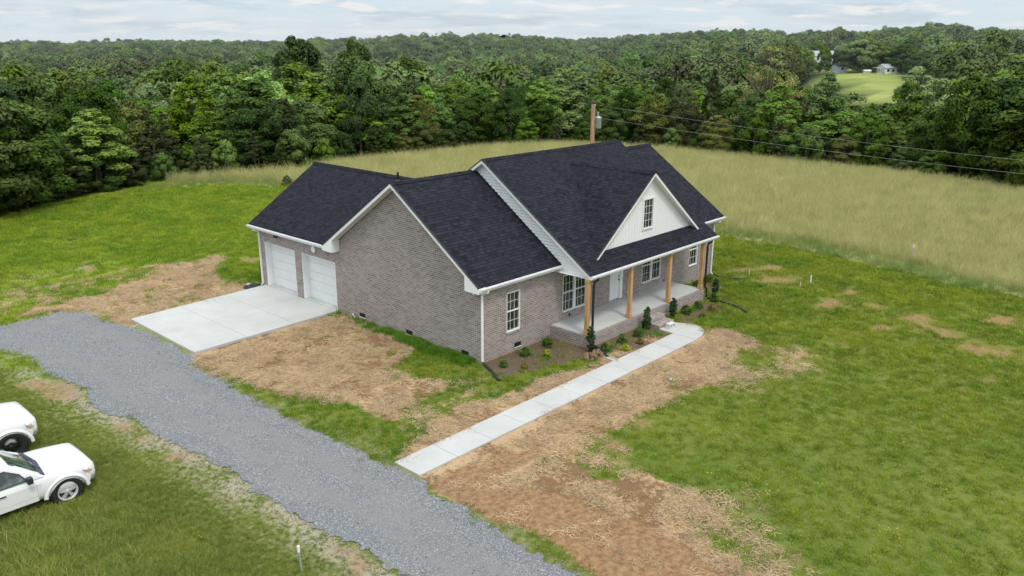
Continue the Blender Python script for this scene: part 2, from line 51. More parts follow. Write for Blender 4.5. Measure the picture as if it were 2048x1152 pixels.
class MB:
    """collects polygons and links them as one mesh; uv in metres along each face"""
    def __init__(s): s.v = []; s.f = []; s.m = []; s.sm = []
    def poly(s, pts, m=0, smooth=False):
        i = len(s.v); s.v += [tuple(p) for p in pts]; s.f.append(list(range(i, i+len(pts)))); s.m.append(m); s.sm.append(smooth)
    def box(s, x0, x1, y0, y1, z0, z1, m=0):
        p = [(x0,y0,z0),(x1,y0,z0),(x1,y1,z0),(x0,y1,z0),(x0,y0,z1),(x1,y0,z1),(x1,y1,z1),(x0,y1,z1)]
        s.mesh(p, [(3,2,1,0),(4,5,6,7),(0,1,5,4),(1,2,6,5),(2,3,7,6),(3,0,4,7)], m)
    def mesh(s, v, f, m=0, smooth=False):
        i = len(s.v); s.v += [tuple(p) for p in v]
        for q in f: s.f.append([a+i for a in q]); s.m.append(m); s.sm.append(smooth)
    def prism(s, pts, d, m=0, mside=None):
        """extrude polygon by vector d"""
        n = len(pts); d = Vector(d); a = [Vector(p) for p in pts]; b = [p+d for p in a]
        s.mesh(a+b, [list(range(n))[::-1], list(range(n, 2*n))], m)
        s.mesh(a+b, [(i, (i+1) % n, n+(i+1) % n, n+i) for i in range(n)], m if mside is None else mside)
    def tube(s, path, r, n=8, m=0, ribs=0, sq=None, cap=True, smooth=True):
        P = [Vector(p) for p in path]; rings = []
        up = Vector((0, 0, 1))
        for i, p in enumerate(P):
            t = (P[min(i+1, len(P)-1)]-P[max(i-1, 0)]).normalized()
            a = t.cross(up) if abs(t.z) < .95 else t.cross(Vector((0, 1, 0)))
            a.normalize(); b = t.cross(a).normalized()
            rr = r if not callable(r) else r(i)
            if ribs and i % 2: rr *= ribs
            if sq: rings.append([p+a*sx*sq[0]+b*sy*sq[1] for sx, sy in ((-1,-1),(1,-1),(1,1),(-1,1))])
            else: rings.append([p+a*math.cos(2*math.pi*k/n)*rr+b*math.sin(2*math.pi*k/n)*rr for k in range(n)])
        k = len(rings[0]); v = [q for g in rings for q in g]
        f = [(i*k+j, i*k+(j+1) % k, (i+1)*k+(j+1) % k, (i+1)*k+j) for i in range(len(rings)-1) for j in range(k)]
        s.mesh(v, f, m, smooth and not sq)
        if cap: s.mesh(rings[0]+rings[-1], [list(range(k))[::-1], list(range(k, 2*k))], m)
    def lathe(s, prof, c=(0, 0, 0), axis='Z', n=20, m=0, smooth=True):
        v = []
        for r, h in prof:
            for k in range(n):
                a = 2*math.pi*k/n
                if axis == 'Z': q = (c[0]+r*math.cos(a), c[1]+r*math.sin(a), c[2]+h)
                elif axis == 'Y': q = (c[0]+r*math.cos(a), c[1]+h, c[2]+r*math.sin(a))
                else: q = (c[0]+h, c[1]+r*math.cos(a), c[2]+r*math.sin(a))
                v.append(q)
        f = [(i*n+j, i*n+(j+1) % n, (i+1)*n+(j+1) % n, (i+1)*n+j) for i in range(len(prof)-1) for j in range(n)]
        s.mesh(v, f, m, smooth)
    def build(s, name, mats, parent=None, label=None, bevel=0, weld=False):
        me = bpy.data.meshes.new(name); me.from_pydata(s.v, [], s.f)
        mats = mats if isinstance(mats, (list, tuple)) else [mats]
        for m in mats: me.materials.append(m)
        me.polygons.foreach_set('material_index', s.m); me.polygons.foreach_set('use_smooth', s.sm)
        bm = bmesh.new(); bm.from_mesh(me)
        if weld: bmesh.ops.remove_doubles(bm, verts=bm.verts, dist=1e-4)
        bmesh.ops.recalc_face_normals(bm, faces=bm.faces)
        uvl = bm.loops.layers.uv.new('UVMap')
        for f in bm.faces:
            n = f.normal
            u = Vector((0, 0, 1)).cross(n)
            if u.length < .05: u = Vector((1, 0, 0)); w = Vector((0, 1, 0))
            else:
                u.normalize()
                if abs(u.x) > abs(u.y): u = u*(1 if u.x > 0 else -1)
                else: u = u*(1 if u.y > 0 else -1)
                w = n.cross(u); w = w*(1 if w.z > 0 else -1)
            for l in f.loops: c = l.vert.co; l[uvl].uv = (c.dot(u), c.dot(w))
        bm.to_mesh(me); bm.free()
        o = bpy.data.objects.new(name, me); COL.objects.link(o)
        if parent: o.parent = parent
        if label: o['label'] = label
        if bevel:
            b = o.modifiers.new('bevel', 'BEVEL'); b.width = bevel; b.segments = 2; b.limit_method = 'ANGLE'
        return o

# ------------------------------------------------------------------ materials
class NT:
    def __init__(s, mat, clear=True):
        s.t = mat.node_tree; s.n = s.t.nodes
        if clear: s.n.clear()
    def add(s, typ, ins=None, **kw):
        nd = s.n.new(typ)
        for k, v in kw.items(): setattr(nd, k, v)
        for k, v in (ins or {}).items():
            sock = nd.inputs[k]
            if isinstance(v, bpy.types.NodeSocket): s.t.links.new(v, sock)
            elif isinstance(v, bpy.types.Node): s.t.links.new(v.outputs[0], sock)
            else: sock.default_value = v
        return nd
    def math(s, op, a, b=0., c=None, clamp=False):
        d = {0: a, 1: b}
        if c is not None: d[2] = c
        return s.add('ShaderNodeMath', d, operation=op, use_clamp=clamp).outputs[0]
    def mix(s, f, a, b, mode='MIX'):
        nd = s.n.new('ShaderNodeMix'); nd.data_type = 'RGBA'; nd.blend_type = mode; nd.clamp_factor = True
        for k, v in ((0, f), (6, a), (7, b)):
            if isinstance(v, bpy.types.NodeSocket): s.t.links.new(v, nd.inputs[k])
            else: nd.inputs[k].default_value = (*v, 1) if isinstance(v, tuple) and len(v) == 3 else v
        return nd.outputs[2]
    def noise(s, co, scale, detail=4., rough=.6, dist=0.):
        return s.add('ShaderNodeTexNoise', {'Vector': co, 'Scale': scale, 'Detail': detail, 'Roughness': rough, 'Distortion': dist}).outputs[0]
    def ramp(s, f, a, b, clamp=True):
        return s.add('ShaderNodeMapRange', {0: f, 1: a, 2: b}, clamp=clamp).outputs[0]
    def attr(s, name): return s.add('ShaderNodeAttribute', attribute_name=name)
    def out(s, sh): s.add('ShaderNodeOutputMaterial', {'Surface': sh})

def newmat(name):
    m = bpy.data.materials.new(name); m.use_nodes = True; return m, NT(m)

def simple(name, col, rough=.6, spec=.4, metal=0., vary=.12, scale=3., bump=0., bscale=60., coat=0.):
    m, t = newmat(name)
    co = t.add('ShaderNodeTexCoord').outputs['Object']
    n1 = t.noise(co, scale, 5.)
    c = t.mix(t.ramp(n1, .3, .7), tuple(x*(1-vary) for x in col), tuple(min(1, x*(1+vary)) for x in col))
    ins = {'Base Color': c, 'Roughness': rough, 'Specular IOR Level': spec, 'Metallic': metal, 'Coat Weight': coat}
    if bump:
        ins['Normal'] = t.add('ShaderNodeBump', {'Strength': bump, 'Distance': .01, 'Height': t.noise(co, bscale, 4.)}).outputs[0]
    t.out(t.add('ShaderNodeBsdfPrincipled', ins).outputs[0]); return m

M = {}
M['white'] = simple('white_trim', (.75, .755, .77), .45, .4, vary=.03, scale=1.2)
M['lap_shade'] = simple('siding_lap_shade', (.36, .37, .40), .7)  # darker grey that paints the shadow line below each siding lap
M['white_door'] = simple('white_door', (.71, .72, .73), .5, .4, vary=.03, scale=2.)
M['black'] = simple('black_metal', (.012, .012, .013), .4, .5)
M['rubber'] = simple('black_rubber', (.018, .018, .019), .75, .3, vary=.3, scale=20)
M['hose'] = simple('hose_plastic', (.012, .012, .013), .5, .4)
M['pipe'] = simple('pipe_plastic', (.03, .03, .035), .5, .4)
M['sil'] = simple('silver_alloy', (.55, .56, .58), .35, .5, metal=.35)
M['chrome'] = simple('lamp_glass', (.6, .62, .62), .12, .6, metal=.4)
M['orange'] = simple('orange_lens', (.8, .25, .03), .2, .6)
M['darkplast'] = simple('dark_plastic', (.03, .03, .036), .6, .4)
M['cowl'] = simple('cowl_plastic', (.055, .055, .085), .6, .3, vary=.5, scale=14)
M['block'] = simple('concrete_block', (.62, .61, .6), .9, .2, vary=.1, scale=9, bump=.6)
M['galv'] = simple('galvanised_grey', (.38, .4, .43), .45, .5, metal=.3, vary=.12)
M['wire'] = simple('wire_metal', (.33, .35, .33), .5, .4)
M['peg'] = simple('stake_wood', (.62, .55, .45), .8, .2, vary=.2, scale=12)
M['teal'] = simple('teal_plastic', (.25, .7, .6), .5)
M['bird'] = simple('bird_feathers', (.02, .02, .022), .8)
M['greyroof'] = simple('grey_metal_roof', (.33, .36, .4), .5, .4)
M['greywall'] = simple('pale_grey_cladding', (.45, .48, .52), .6, .3)
M['creamwall'] = simple('white_cladding', (.7, .7, .7), .6, .3)
M['clod'] = simple('brown_clod', (.2, .13, .085), .95, .1, vary=.5, scale=18, bump=1., bscale=30)

def m_paint():
    m, t = newmat('white_car_paint')
    co = t.add('ShaderNodeTexCoord').outputs['Object']
    n1 = t.noise(co, 2.2, 5.); z = t.add('ShaderNodeSeparateXYZ', {0: co}).outputs[2]
    dirt = t.math('MULTIPLY', t.ramp(z, .75, .3), t.ramp(n1, .35, .75))
    c = t.mix(t.math('MULTIPLY', dirt, .5), (.71, .715, .73), (.40, .35, .29))
    t.out(t.add('ShaderNodeBsdfPrincipled', {'Base Color': c, 'Roughness': .28, 'Specular IOR Level': .5, 'Coat Weight': .6, 'Coat Roughness': .08}).outputs[0]); return m
M['paint'] = m_paint()

def m_brick():
    m, t = newmat('grey_brick')
    uv = t.add('ShaderNodeTexCoord').outputs['UV']; ob = t.add('ShaderNodeTexCoord').outputs['Object']
    br = t.add('ShaderNodeTexBrick', {'Vector': uv, 'Color1': (.05, .05, .05, 1), 'Color2': (1, 1, 1, 1), 'Mortar': (.5, .5, .5, 1), 'Scale': 1., 'Mortar Size': .0075, 'Mortar Smooth': .2, 'Bias': 0., 'Brick Width': .215, 'Row Height': .078}, offset=.5)
    # second brick lookup gives an independent tint per brick
    rnd = t.ramp(br.outputs['Color'], 0., 1.)
    base = t.mix(rnd, (.150, .122, .116), (.325, .270, .255))
    n1 = t.noise(ob, 1.1, 4.); n2 = t.noise(ob, 40., 3.)
    base = t.mix(t.math('MULTIPLY', t.ramp(n2, .35, .7), .35), base, (.23, .2, .19))
    base = t.mix(t.math('MULTIPLY', t.ramp(n1, .4, .75), .45), base, (.33, .285, .275))
    mort = t.mix(t.noise(ob, 6., 3.), (.42, .395, .38), (.56, .535, .52))
    c = t.mix(br.outputs['Fac'], base, mort)
    z = t.add('ShaderNodeSeparateXYZ', {0: ob}).outputs[2]
    st = t.math('MULTIPLY', t.ramp(t.math('ADD', z, t.math('MULTIPLY', t.noise(ob, 3., 4.), .12)), .2, .07), .8)
    c = t.mix(st, c, (.36, .27, .17))
    h = t.math('SUBTRACT', 1., br.outputs['Fac'])
    bp = t.add('ShaderNodeBump', {'Strength': .7, 'Distance': .01, 'Height': t.math('ADD', h, t.math('MULTIPLY', n2, .3))})
    t.out(t.add('ShaderNodeBsdfPrincipled', {'Base Color': c, 'Roughness': .88, 'Specular IOR Level': .25, 'Normal': bp.outputs[0]}).outputs[0]); return m
M['brick'] = m_brick()

def m_shingle():
    m, t = newmat('charcoal_shingles')
    uv = t.add('ShaderNodeTexCoord').outputs['UV']; ob = t.add('ShaderNodeTexCoord').outputs['Object']
    def br(w, off, sq=1.):
        return t.add('ShaderNodeTexBrick', {'Vector': uv, 'Color1': (0, 0, 0, 1), 'Color2': (1, 1, 1, 1), 'Mortar': (0, 0, 0, 1), 'Scale': 1., 'Mortar Size': .006, 'Mortar Smooth': .6, 'Brick Width': w, 'Row Height': .143}, offset=off, squash=sq)
    b1 = br(.17, .37); b2 = br(.43, .61, 1.3)
    v = t.math('ADD', t.math('MULTIPLY', t.ramp(b1.outputs['Color'], 0, 1), .7), t.math('MULTIPLY', t.ramp(b2.outputs['Color'], 0, 1), .3))
    c = t.mix(v, (.0075, .0075, .0115), (.030, .0305, .046))
    n = t.noise(ob, 190., 2.); c = t.mix(t.math('MULTIPLY', t.ramp(n, .5, .75), .45), c, (.042, .043, .058))
    big = t.noise(ob, .35, 3.); c = t.mix(t.math('MULTIPLY', t.ramp(big, .35, .7), .35), c, (.022, .023, .030))
    # course: darker line under each butt edge
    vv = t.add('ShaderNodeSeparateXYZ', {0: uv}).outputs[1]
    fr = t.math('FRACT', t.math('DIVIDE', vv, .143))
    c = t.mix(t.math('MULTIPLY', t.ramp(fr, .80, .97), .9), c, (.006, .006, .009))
    h = t.math('ADD', t.math('MULTIPLY', fr, -1.), t.math('MULTIPLY', v, .6))
    bp = t.add('ShaderNodeBump', {'Strength': .8, 'Distance': .012, 'Height': t.math('ADD', h, t.math('MULTIPLY', n, .3))})
    t.out(t.add('ShaderNodeBsdfPrincipled', {'Base Color': c, 'Roughness': .9, 'Specular IOR Level': .12, 'Normal': bp.outputs[0]}).outputs[0]); return m
M['shingle'] = m_shingle()

def m_conc(name, a, b, dirt=.3):
    m, t = newmat(name)
    ob = t.add('ShaderNodeTexCoord').outputs['Object']
    n1 = t.noise(ob, .5, 6., .65); n2 = t.noise(ob, 35., 4.); n3 = t.noise(ob, 2.3, 5.)
    c = t.mix(t.ramp(n1, .3, .7), a, b)
    c = t.mix(t.math('MULTIPLY', t.ramp(n3, .5, .75), dirt), c, (.5, .44, .35))
    c = t.mix(t.math('MULTIPLY', t.ramp(n2, .35, .8), .14), c, (.25, .25, .26))
    bp = t.add('ShaderNodeBump', {'Strength': .3, 'Distance': .004, 'Height': t.noise(ob, 120., 3.)})
    t.out(t.add('ShaderNodeBsdfPrincipled', {'Base Color': c, 'Roughness': .85, 'Specular IOR Level': .3, 'Normal': bp.outputs[0]}).outputs[0]); return m
M['conc'] = m_conc('new_concrete', (.40, .40, .40), (.50, .50, .495), .35)
M['porchconc'] = m_conc('porch_concrete', (.36, .38, .39), (.52, .53, .53), .28)

def m_wood():
    m, t = newmat('cedar_wood')
    ob = t.add('ShaderNodeTexCoord').outputs['Object']
    mp = t.add('ShaderNodeMapping', {0: ob, 'Scale': (22., 22., 1.4)})
    n = t.noise(mp.outputs[0], 1., 5., .6, .4); n2 = t.noise(ob, 1.3, 3.)
    c = t.mix(t.ramp(n, .3, .7), (.33, .16, .06), (.60, .36, .17))
    c = t.mix(t.math('MULTIPLY', t.ramp(n2, .4, .7), .4), c, (.62, .40, .21))
    t.out(t.add('ShaderNodeBsdfPrincipled', {'Base Color': c, 'Roughness': .65}).outputs[0]); return m
M['wood'] = m_wood()
def m_pole():
    m, t = newmat('pole_wood')
    ob = t.add('ShaderNodeTexCoord').outputs['Object']
    mp = t.add('ShaderNodeMapping', {0: ob, 'Scale': (16., 16., .6)})
    n = t.noise(mp.outputs[0], 1., 5., .7, .4)
    c = t.mix(t.ramp(n, .3, .65), (.2, .1, .055), (.52, .33, .2))
    t.out(t.add('ShaderNodeBsdfPrincipled', {'Base Color': c, 'Roughness': .8}).outputs[0]); return m
M['pole'] = m_pole()

def m_glass():
    m, t = newmat('window_glass')
    ob = t.add('ShaderNodeTexCoord').outputs['Object']
    n = t.noise(ob, 2.3, 2.)
    c = t.mix(t.ramp(n, .4, .65), (.012, .016, .012), (.035, .05, .032))
    bp = t.add('ShaderNodeBump', {'Strength': .05, 'Distance': .02, 'Height': t.noise(ob, 1.5, 1.)})
    t.out(t.add('ShaderNodeBsdfPrincipled', {'Base Color': c, 'Roughness': .04, 'Specular IOR Level': .6, 'IOR': 1.5, 'Normal': bp.outputs[0]}).outputs[0]); return m
M['glass'] = m_glass()
def m_carglass():
    m, t = newmat('car_glass')
    ob = t.add('ShaderNodeTexCoord').outputs['Object']
    n = t.noise(ob, 2.6, 3.)
    c = t.mix(t.ramp(n, .42, .58), (.02, .028, .026), (.11, .15, .14))
    t.out(t.add('ShaderNodeBsdfPrincipled', {'Base Color': c, 'Roughness': .05, 'Specular IOR Level': .8, 'Coat Weight': .5}).outputs[0]); return m
M['carglass'] = m_carglass()

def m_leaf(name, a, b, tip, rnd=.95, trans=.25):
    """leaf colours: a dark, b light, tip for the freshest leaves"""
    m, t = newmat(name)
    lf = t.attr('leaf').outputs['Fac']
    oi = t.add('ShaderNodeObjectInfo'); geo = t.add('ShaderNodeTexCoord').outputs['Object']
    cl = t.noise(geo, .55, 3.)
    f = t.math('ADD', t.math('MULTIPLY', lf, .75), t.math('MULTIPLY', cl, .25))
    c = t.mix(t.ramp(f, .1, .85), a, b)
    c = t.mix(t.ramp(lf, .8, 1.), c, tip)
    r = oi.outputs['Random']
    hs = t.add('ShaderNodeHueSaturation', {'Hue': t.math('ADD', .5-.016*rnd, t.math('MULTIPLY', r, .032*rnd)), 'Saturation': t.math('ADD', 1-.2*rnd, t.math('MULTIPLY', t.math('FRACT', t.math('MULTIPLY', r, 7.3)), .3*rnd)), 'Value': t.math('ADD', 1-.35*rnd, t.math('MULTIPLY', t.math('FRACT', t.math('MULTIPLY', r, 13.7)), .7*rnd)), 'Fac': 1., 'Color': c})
    d = t.add('ShaderNodeBsdfPrincipled', {'Base Color': hs.outputs[0], 'Roughness': .7, 'Specular IOR Level': .12})
    if trans:
        tr = t.add('ShaderNodeBsdfTranslucent', {'Color': hs.outputs[0]})
        ms = t.add('ShaderNodeMixShader', {0: trans, 1: d.outputs[0], 2: tr.outputs[0]}); t.out(ms.outputs[0])
    else: t.out(d.outputs[0])
    return m
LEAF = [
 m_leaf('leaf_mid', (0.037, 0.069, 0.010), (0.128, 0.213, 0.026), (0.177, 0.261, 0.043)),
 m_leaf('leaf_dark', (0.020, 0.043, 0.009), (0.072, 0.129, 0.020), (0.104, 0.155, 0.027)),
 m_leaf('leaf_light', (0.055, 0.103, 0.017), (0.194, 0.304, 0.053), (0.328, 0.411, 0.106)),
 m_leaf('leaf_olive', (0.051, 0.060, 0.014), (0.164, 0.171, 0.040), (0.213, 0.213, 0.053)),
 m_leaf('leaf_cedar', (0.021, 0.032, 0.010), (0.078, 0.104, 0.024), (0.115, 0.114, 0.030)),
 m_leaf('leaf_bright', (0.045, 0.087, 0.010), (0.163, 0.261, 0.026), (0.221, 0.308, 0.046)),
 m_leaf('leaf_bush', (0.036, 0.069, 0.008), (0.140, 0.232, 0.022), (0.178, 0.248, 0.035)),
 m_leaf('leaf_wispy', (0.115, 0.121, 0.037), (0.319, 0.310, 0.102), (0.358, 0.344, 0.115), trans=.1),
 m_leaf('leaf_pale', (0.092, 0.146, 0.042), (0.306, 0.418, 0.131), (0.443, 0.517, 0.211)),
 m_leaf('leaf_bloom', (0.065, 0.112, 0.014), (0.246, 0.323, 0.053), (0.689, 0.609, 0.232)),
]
M['bark'] = simple('tree_bark', (.12, .095, .075), .9, .1, vary=.4, scale=5)

def m_blade(name, a, b, dry, rnd=1., far_=None):
    m, t = newmat(name)
    lf = t.attr('leaf').outputs['Fac']; oi = t.add('ShaderNodeObjectInfo'); r = oi.outputs['Random']
    loc = oi.outputs['Location']
    pn = t.noise(loc, .45, 3.)
    c = t.mix(t.ramp(pn, .35, .65), a, b)
    if far_: c = t.mix(t.ramp(t.add('ShaderNodeSeparateXYZ', {0: loc}).outputs[1], 16., 2.), c, t.mix(.62, c, far_, 'MULTIPLY'))
    c = t.mix(t.ramp(lf, .6, 1.), c, dry)
    hs = t.add('ShaderNodeHueSaturation', {'Hue': t.math('ADD', .5-.012*rnd, t.math('MULTIPLY', r, .024*rnd)), 'Value': t.math('ADD', 1-.25*rnd, t.math('MULTIPLY', t.math('FRACT', t.math('MULTIPLY', r, 9.7)), .5*rnd)), 'Fac': 1., 'Color': c})
    d = t.add('ShaderNodeBsdfPrincipled', {'Base Color': hs.outputs[0], 'Roughness': .75, 'Specular IOR Level': .1})
    tr = t.add('ShaderNodeBsdfTranslucent', {'Color': hs.outputs[0]})
    t.out(t.add('ShaderNodeMixShader', {0: .3, 1: d.outputs[0], 2: tr.outputs[0]}).outputs[0]); return m
M['lawn'] = m_blade('lawn_blades', (.14, .27, .015), (.29, .37, .028), (.36, .34, .10), 1.2, (.86, .76, .75))
M['lush'] = m_blade('lush_blades', (.075, .21, .015), (.13, .27, .025), (.22, .31, .05))
M['rough'] = m_blade('rough_grass', (.135, .215, .025), (.25, .30, .05), (.44, .39, .17))
M['hay'] = m_blade('hay_blades', (.39, .395, .145), (.50, .475, .215), (.62, .555, .335), .8)
M['hayg'] = m_blade('hay_edge_blades', (.16, .27, .05), (.28, .34, .10), (.44, .43, .22), .8)
M['straw'] = m_blade('straw_stalks', (.47, .34, .21), (.58, .43, .275), (.70, .55, .38), .9)
M['flower'] = simple('yellow_petals', (.75, .62, .03), .6)
M['stone'] = m_blade('driveway_stone', (.2, .21, .23), (.34, .35, .375), (.6, .6, .6), 1.4)

# ------------------------------------------------------------------ camera-relative terrain far out
CX, CY, CZ = CAM['loc']; YAW = R(CAM['yaw'])
TD = [120, 180, 260, 400, 520, 700, 900, 1200, 1600, 2500]
TU = [-900, 0, 500, 1024, 1400, 1700, 2048, 2900]
TZ = np.array([[-7,-10,-12,-14,-15,-15,-15,-16,-17,-20],[-7,-10,-12,-14,-15,-15,-15,-16,-16,-20],[-7,-10,-12,-13,-12,-10,-8,-8,-8,-15],
 [-7,-9,-12,-12,-11,-8,-5,-2,-1,-8],[-7,-9,-9,-8,-6,-3,0,2,2,-6],[-7,-8,-6,-1,1.3,4,6,6,2,-8],[-6,-7,-6,-3,0,3,4,3,0,-8],[-6,-7,-6,-3,1,3,4,3,0,-8]], float)
# skyline of the far ridge, measured as angle against azimuth
RU = [-900, 0, 160, 320, 400, 560, 700, 850, 950, 1040, 1150, 1300, 1450, 1560, 1620, 1700, 1760, 1790, 1880, 1905, 2000, 2060, 2900]
RROW = [96, 95, 96, 91, 93, 93, 86, 81, 79, 81, 89, 83, 75, 81, 78, 76, 72, 67, 67, 77, 75, 82, 86]
TZ0 = TZ; TZ = np.array([[np.interp(u_, TU, TZ0[:, j]) for j in range(len(TD))] for u_ in RU]); TU = RU
for i_, (u_, r_) in enumerate(zip(RU, RROW)):
    zr = CZ-(r_-(84+(u_-1024)*.0055))/1637*900*1.04-8.5
    TZ[i_, 6] = zr; TZ[i_, 5] = TZ[i_, 4]*.35+(zr-2)*.65; TZ[i_, 7] = zr-2; TZ[i_, 8] = zr-5; TZ[i_, 9] = zr-22
EX = np.array(EDGE)
def pip(poly, X, Y):
    P = np.array(poly); ins = np.zeros(X.shape, bool); n = len(P); j = n-1
    for i in range(n):
        xi, yi = P[i]; xj, yj = P[j]
        c = ((yi > Y) != (yj > Y)) & (X < (xj-xi)*(Y-yi)/((yj-yi) if yj != yi else 1e-9)+xi)
        ins ^= c; j = i
    return ins
def segdist(P, X, Y, closed=False):
    D = np.full(X.shape, 1e9); n = len(P)
    for i in range(n-1 if not closed else n):
        a = P[i]; b = P[(i+1) % n]; dx, dy = b[0]-a[0], b[1]-a[1]; L = dx*dx+dy*dy+1e-12
        t = np.clip(((X-a[0])*dx+(Y-a[1])*dy)/L, 0, 1)
        D = np.minimum(D, np.hypot(X-a[0]-t*dx, Y-a[1]-t*dy))
    return D
YARD = [(EX[0][0]-200, EX[0][1]-60)]+[tuple(p) for p in EX]+[(EX[-1][0]+60, EX[-1][1]-200), (-300, -300)]
def sn(X, Y, k, ph):
    return (np.sin(X*k+ph)*np.cos(Y*k*1.13+ph*2.1)+np.sin(X*k*.53-Y*k*.71+ph*3.3)*.7+np.sin(X*k*1.9+Y*k*1.4+ph*.7)*.35)/2.05
def hgt(X, Y):
    X = np.asarray(X, float); Y = np.asarray(Y, float)
    dx, dy = X-CX, Y-CY; d = np.hypot(dx, dy)
    fx, fy = -math.sin(YAW), math.cos(YAW)
    az = np.arctan2(dx*fy-dy*fx, dx*fx+dy*fy)             # + to the right
    u = 1024+1637*np.tan(np.clip(az, -1.05, 1.05))
    u = np.clip(u, -900, 2900)
    ui = np.interp(u, TU, np.arange(len(TU))); i0 = np.clip(ui.astype(int), 0, len(TU)-2); fu = ui-i0
    di = np.interp(d, TD, np.arange(len(TD))); j0 = np.clip(di.astype(int), 0, len(TD)-2); fd = di-j0
    far = (TZ[i0, j0]*(1-fu)+TZ[i0+1, j0]*fu)*(1-fd)+(TZ[i0, j0+1]*(1-fu)+TZ[i0+1, j0+1]*fu)*fd
    far = far+np.clip((d-150)/300, 0, 1)*(sn(X, Y, .021, 1.7)*3.2+sn(X, Y, .0085, .3)*3.5*np.clip((d-250)/200, 0, 1))*np.interp(d, [0, 550, 800, 1200], [1, 1, .45, .6])*np.where((u > 1550) & (u < 1850) & (d < 600), .25, 1)
    s = np.where(pip(YARD, X, Y), 0, segdist(EX, X, Y))
    near = -.035*np.minimum(s, 8)-.13*np.clip(s-4, 0, 40)
    w = np.clip((s-5)/45, 0, 1); w = w*w*(3-2*w)
    z = near*(1-w)+far*w
    z = np.where(np.cos(az) < .2, z*0-.0, z)
    bumps = sn(X, Y, .35, .4)*.035+sn(X, Y, 1.1, 2.)*.015
    hd = np.maximum(np.maximum(-X-.5, X-17), np.maximum(-Y-2, Y-15)); hd = np.clip((hd-8)/14, 0, 1)
    return z+bumps*hd
def h1(x, y): return float(hgt(np.array([x]), np.array([y]))[0])

# ------------------------------------------------------------------ raster masks
GX0, GX1, GY0, GY1, GS = -34., 92., -40., 72., .2
gx = np.arange(GX0, GX1, GS); gy = np.arange(GY0, GY1, GS); GXX, GYY = np.meshgrid(gx, gy, indexing='ij')
def blur(a, n):
    a = a.astype(float)
    for _ in range(n):
        p = np.pad(a, 1, mode='edge'); a = (p[:-2, 1:-1]+p[2:, 1:-1]+p[1:-1, :-2]+p[1:-1, 2:]+p[1:-1, 1:-1]*2)/6
    return a
def mask(polys, n):
    m = np.zeros(GXX.shape)
    for p in polys: m = np.maximum(m, pip(p, GXX, GYY))
    return blur(m, n)
fine = rng.random(GXX.shape)
def fnoise(n, seed):
    r = np.random.default_rng(seed); a = np.zeros(GXX.shape)
    for o, wt in ((n, 1), (n/2.2, .6), (n/5, .35)):
        c = max(2, int(GXX.shape[0]/o)); d = max(2, int(GXX.shape[1]/o)); g = r.random((c+2, d+2))
        ix = np.linspace(0, c, GXX.shape[0]); iy = np.linspace(0, d, GXX.shape[1])
        a0 = np.array([np.interp(iy, np.arange(d+2), row) for row in g])
        a += wt*np.array([np.interp(ix, np.arange(c+2), a0[:, k]) for k in range(a0.shape[1])]).T
    return a/1.95
K = {}
STRAW.append([(-7.0, 8.0), (.2, 8.0), (.2, 8.7), (-6.7, 8.7)]); STRAW.append([(-7.1, 13.2), (0, 14.0), (0, 14.7), (-7.1, 14.3)]); STRAW.append([(-6.7, -2.9), (7.4, -2.9), (7.4, -5.0), (-6.7, -5.0)])
K['straw'] = mask(STRAW, 3); K['green'] = mask(GREEN, 3); K['faint'] = mask(FAINT, 6); K['dirt'] = mask(DIRT, 3)
K['mulch'] = mask(MULCH, 2); K['bare'] = mask(BARE, 3); K['dark'] = mask(DARKST, 2); K['lush'] = mask(LUSH, 8)
K['hay'] = mask([HAY], 2); K['road'] = mask([ROAD], 1); K['walk'] = mask([WALK], 0); K['drive'] = mask([DRIVE], 0)
K['yard'] = pip(YARD, GXX, GYY).astype(float)
K['house'] = ((GXX > -.02) & (GXX < 16.6) & (GYY > 0) & (GYY < 14.7) & ((GYY < 8.8) | (GXX < 7.3)) | (GXX > 3.8) & (GXX < 12.6) & (GYY > -2.0) & (GYY < 1) | (GXX > 7.6) & (GXX < 8.75) & (GYY > -2.7) & (GYY < 0)).astype(float)
fn = fnoise(12, 5); fn2 = fnoise(5, 6)
# rough unmown verge on the camera side of the road
rl = [p for p in ROAD]
K['rough'] = mask([[(-34, 20), (-12, 14), (-11.2, 9.5), (-10.2, 4), (-9.5, 0), (-9.2, -4), (-8.5, -9), (-6, -14), (-10, -38), (-34, -38)]], 4)
st = K['straw']+(fn-.5)*.55
K['strawm'] = np.clip((st-.42)*4, 0, 1)
grn = np.clip((K['green']+(fn-.5)*.5-.4)*5, 0, 1); fnt = np.clip((K['faint']*.62+(fn2-.5)*1.3-.28)*4, 0, 1)
K['strawm'] = K['strawm']*(1-grn)*(1-fnt*.8)
K['fn'] = fnoise(4, 8); K['halo'] = np.clip(blur(K['bare'], 26)*2.2, 0, .8)*(GXX > 8)
rd_ = segdist(ROAD, GXX, GYY, True); K['fringe'] = np.exp(-(rd_/.7)**2)*np.where(pip(ROAD, GXX, GYY), 0, 1)*np.clip(K['rough']*1.2+.25, 0, 1)
K['faintm'] = K['faint']*(1-K['straw'])
dm = np.clip((K['dirt']+(fn-.5)*.6-.4)*4, 0, 1); K['dirtm'] = dm*(1-grn)
bm_ = np.clip((K['bare']*.95+(fn2-.5)*.7-.35)*3, 0, 1); K['barem'] = bm_
def look(k, x, y):
    i = np.clip(((x-GX0)/GS+.5).astype(int), 0, GXX.shape[0]-1); j = np.clip(((y-GY0)/GS+.5).astype(int), 0, GXX.shape[1]-1)
    return K[k][i, j]

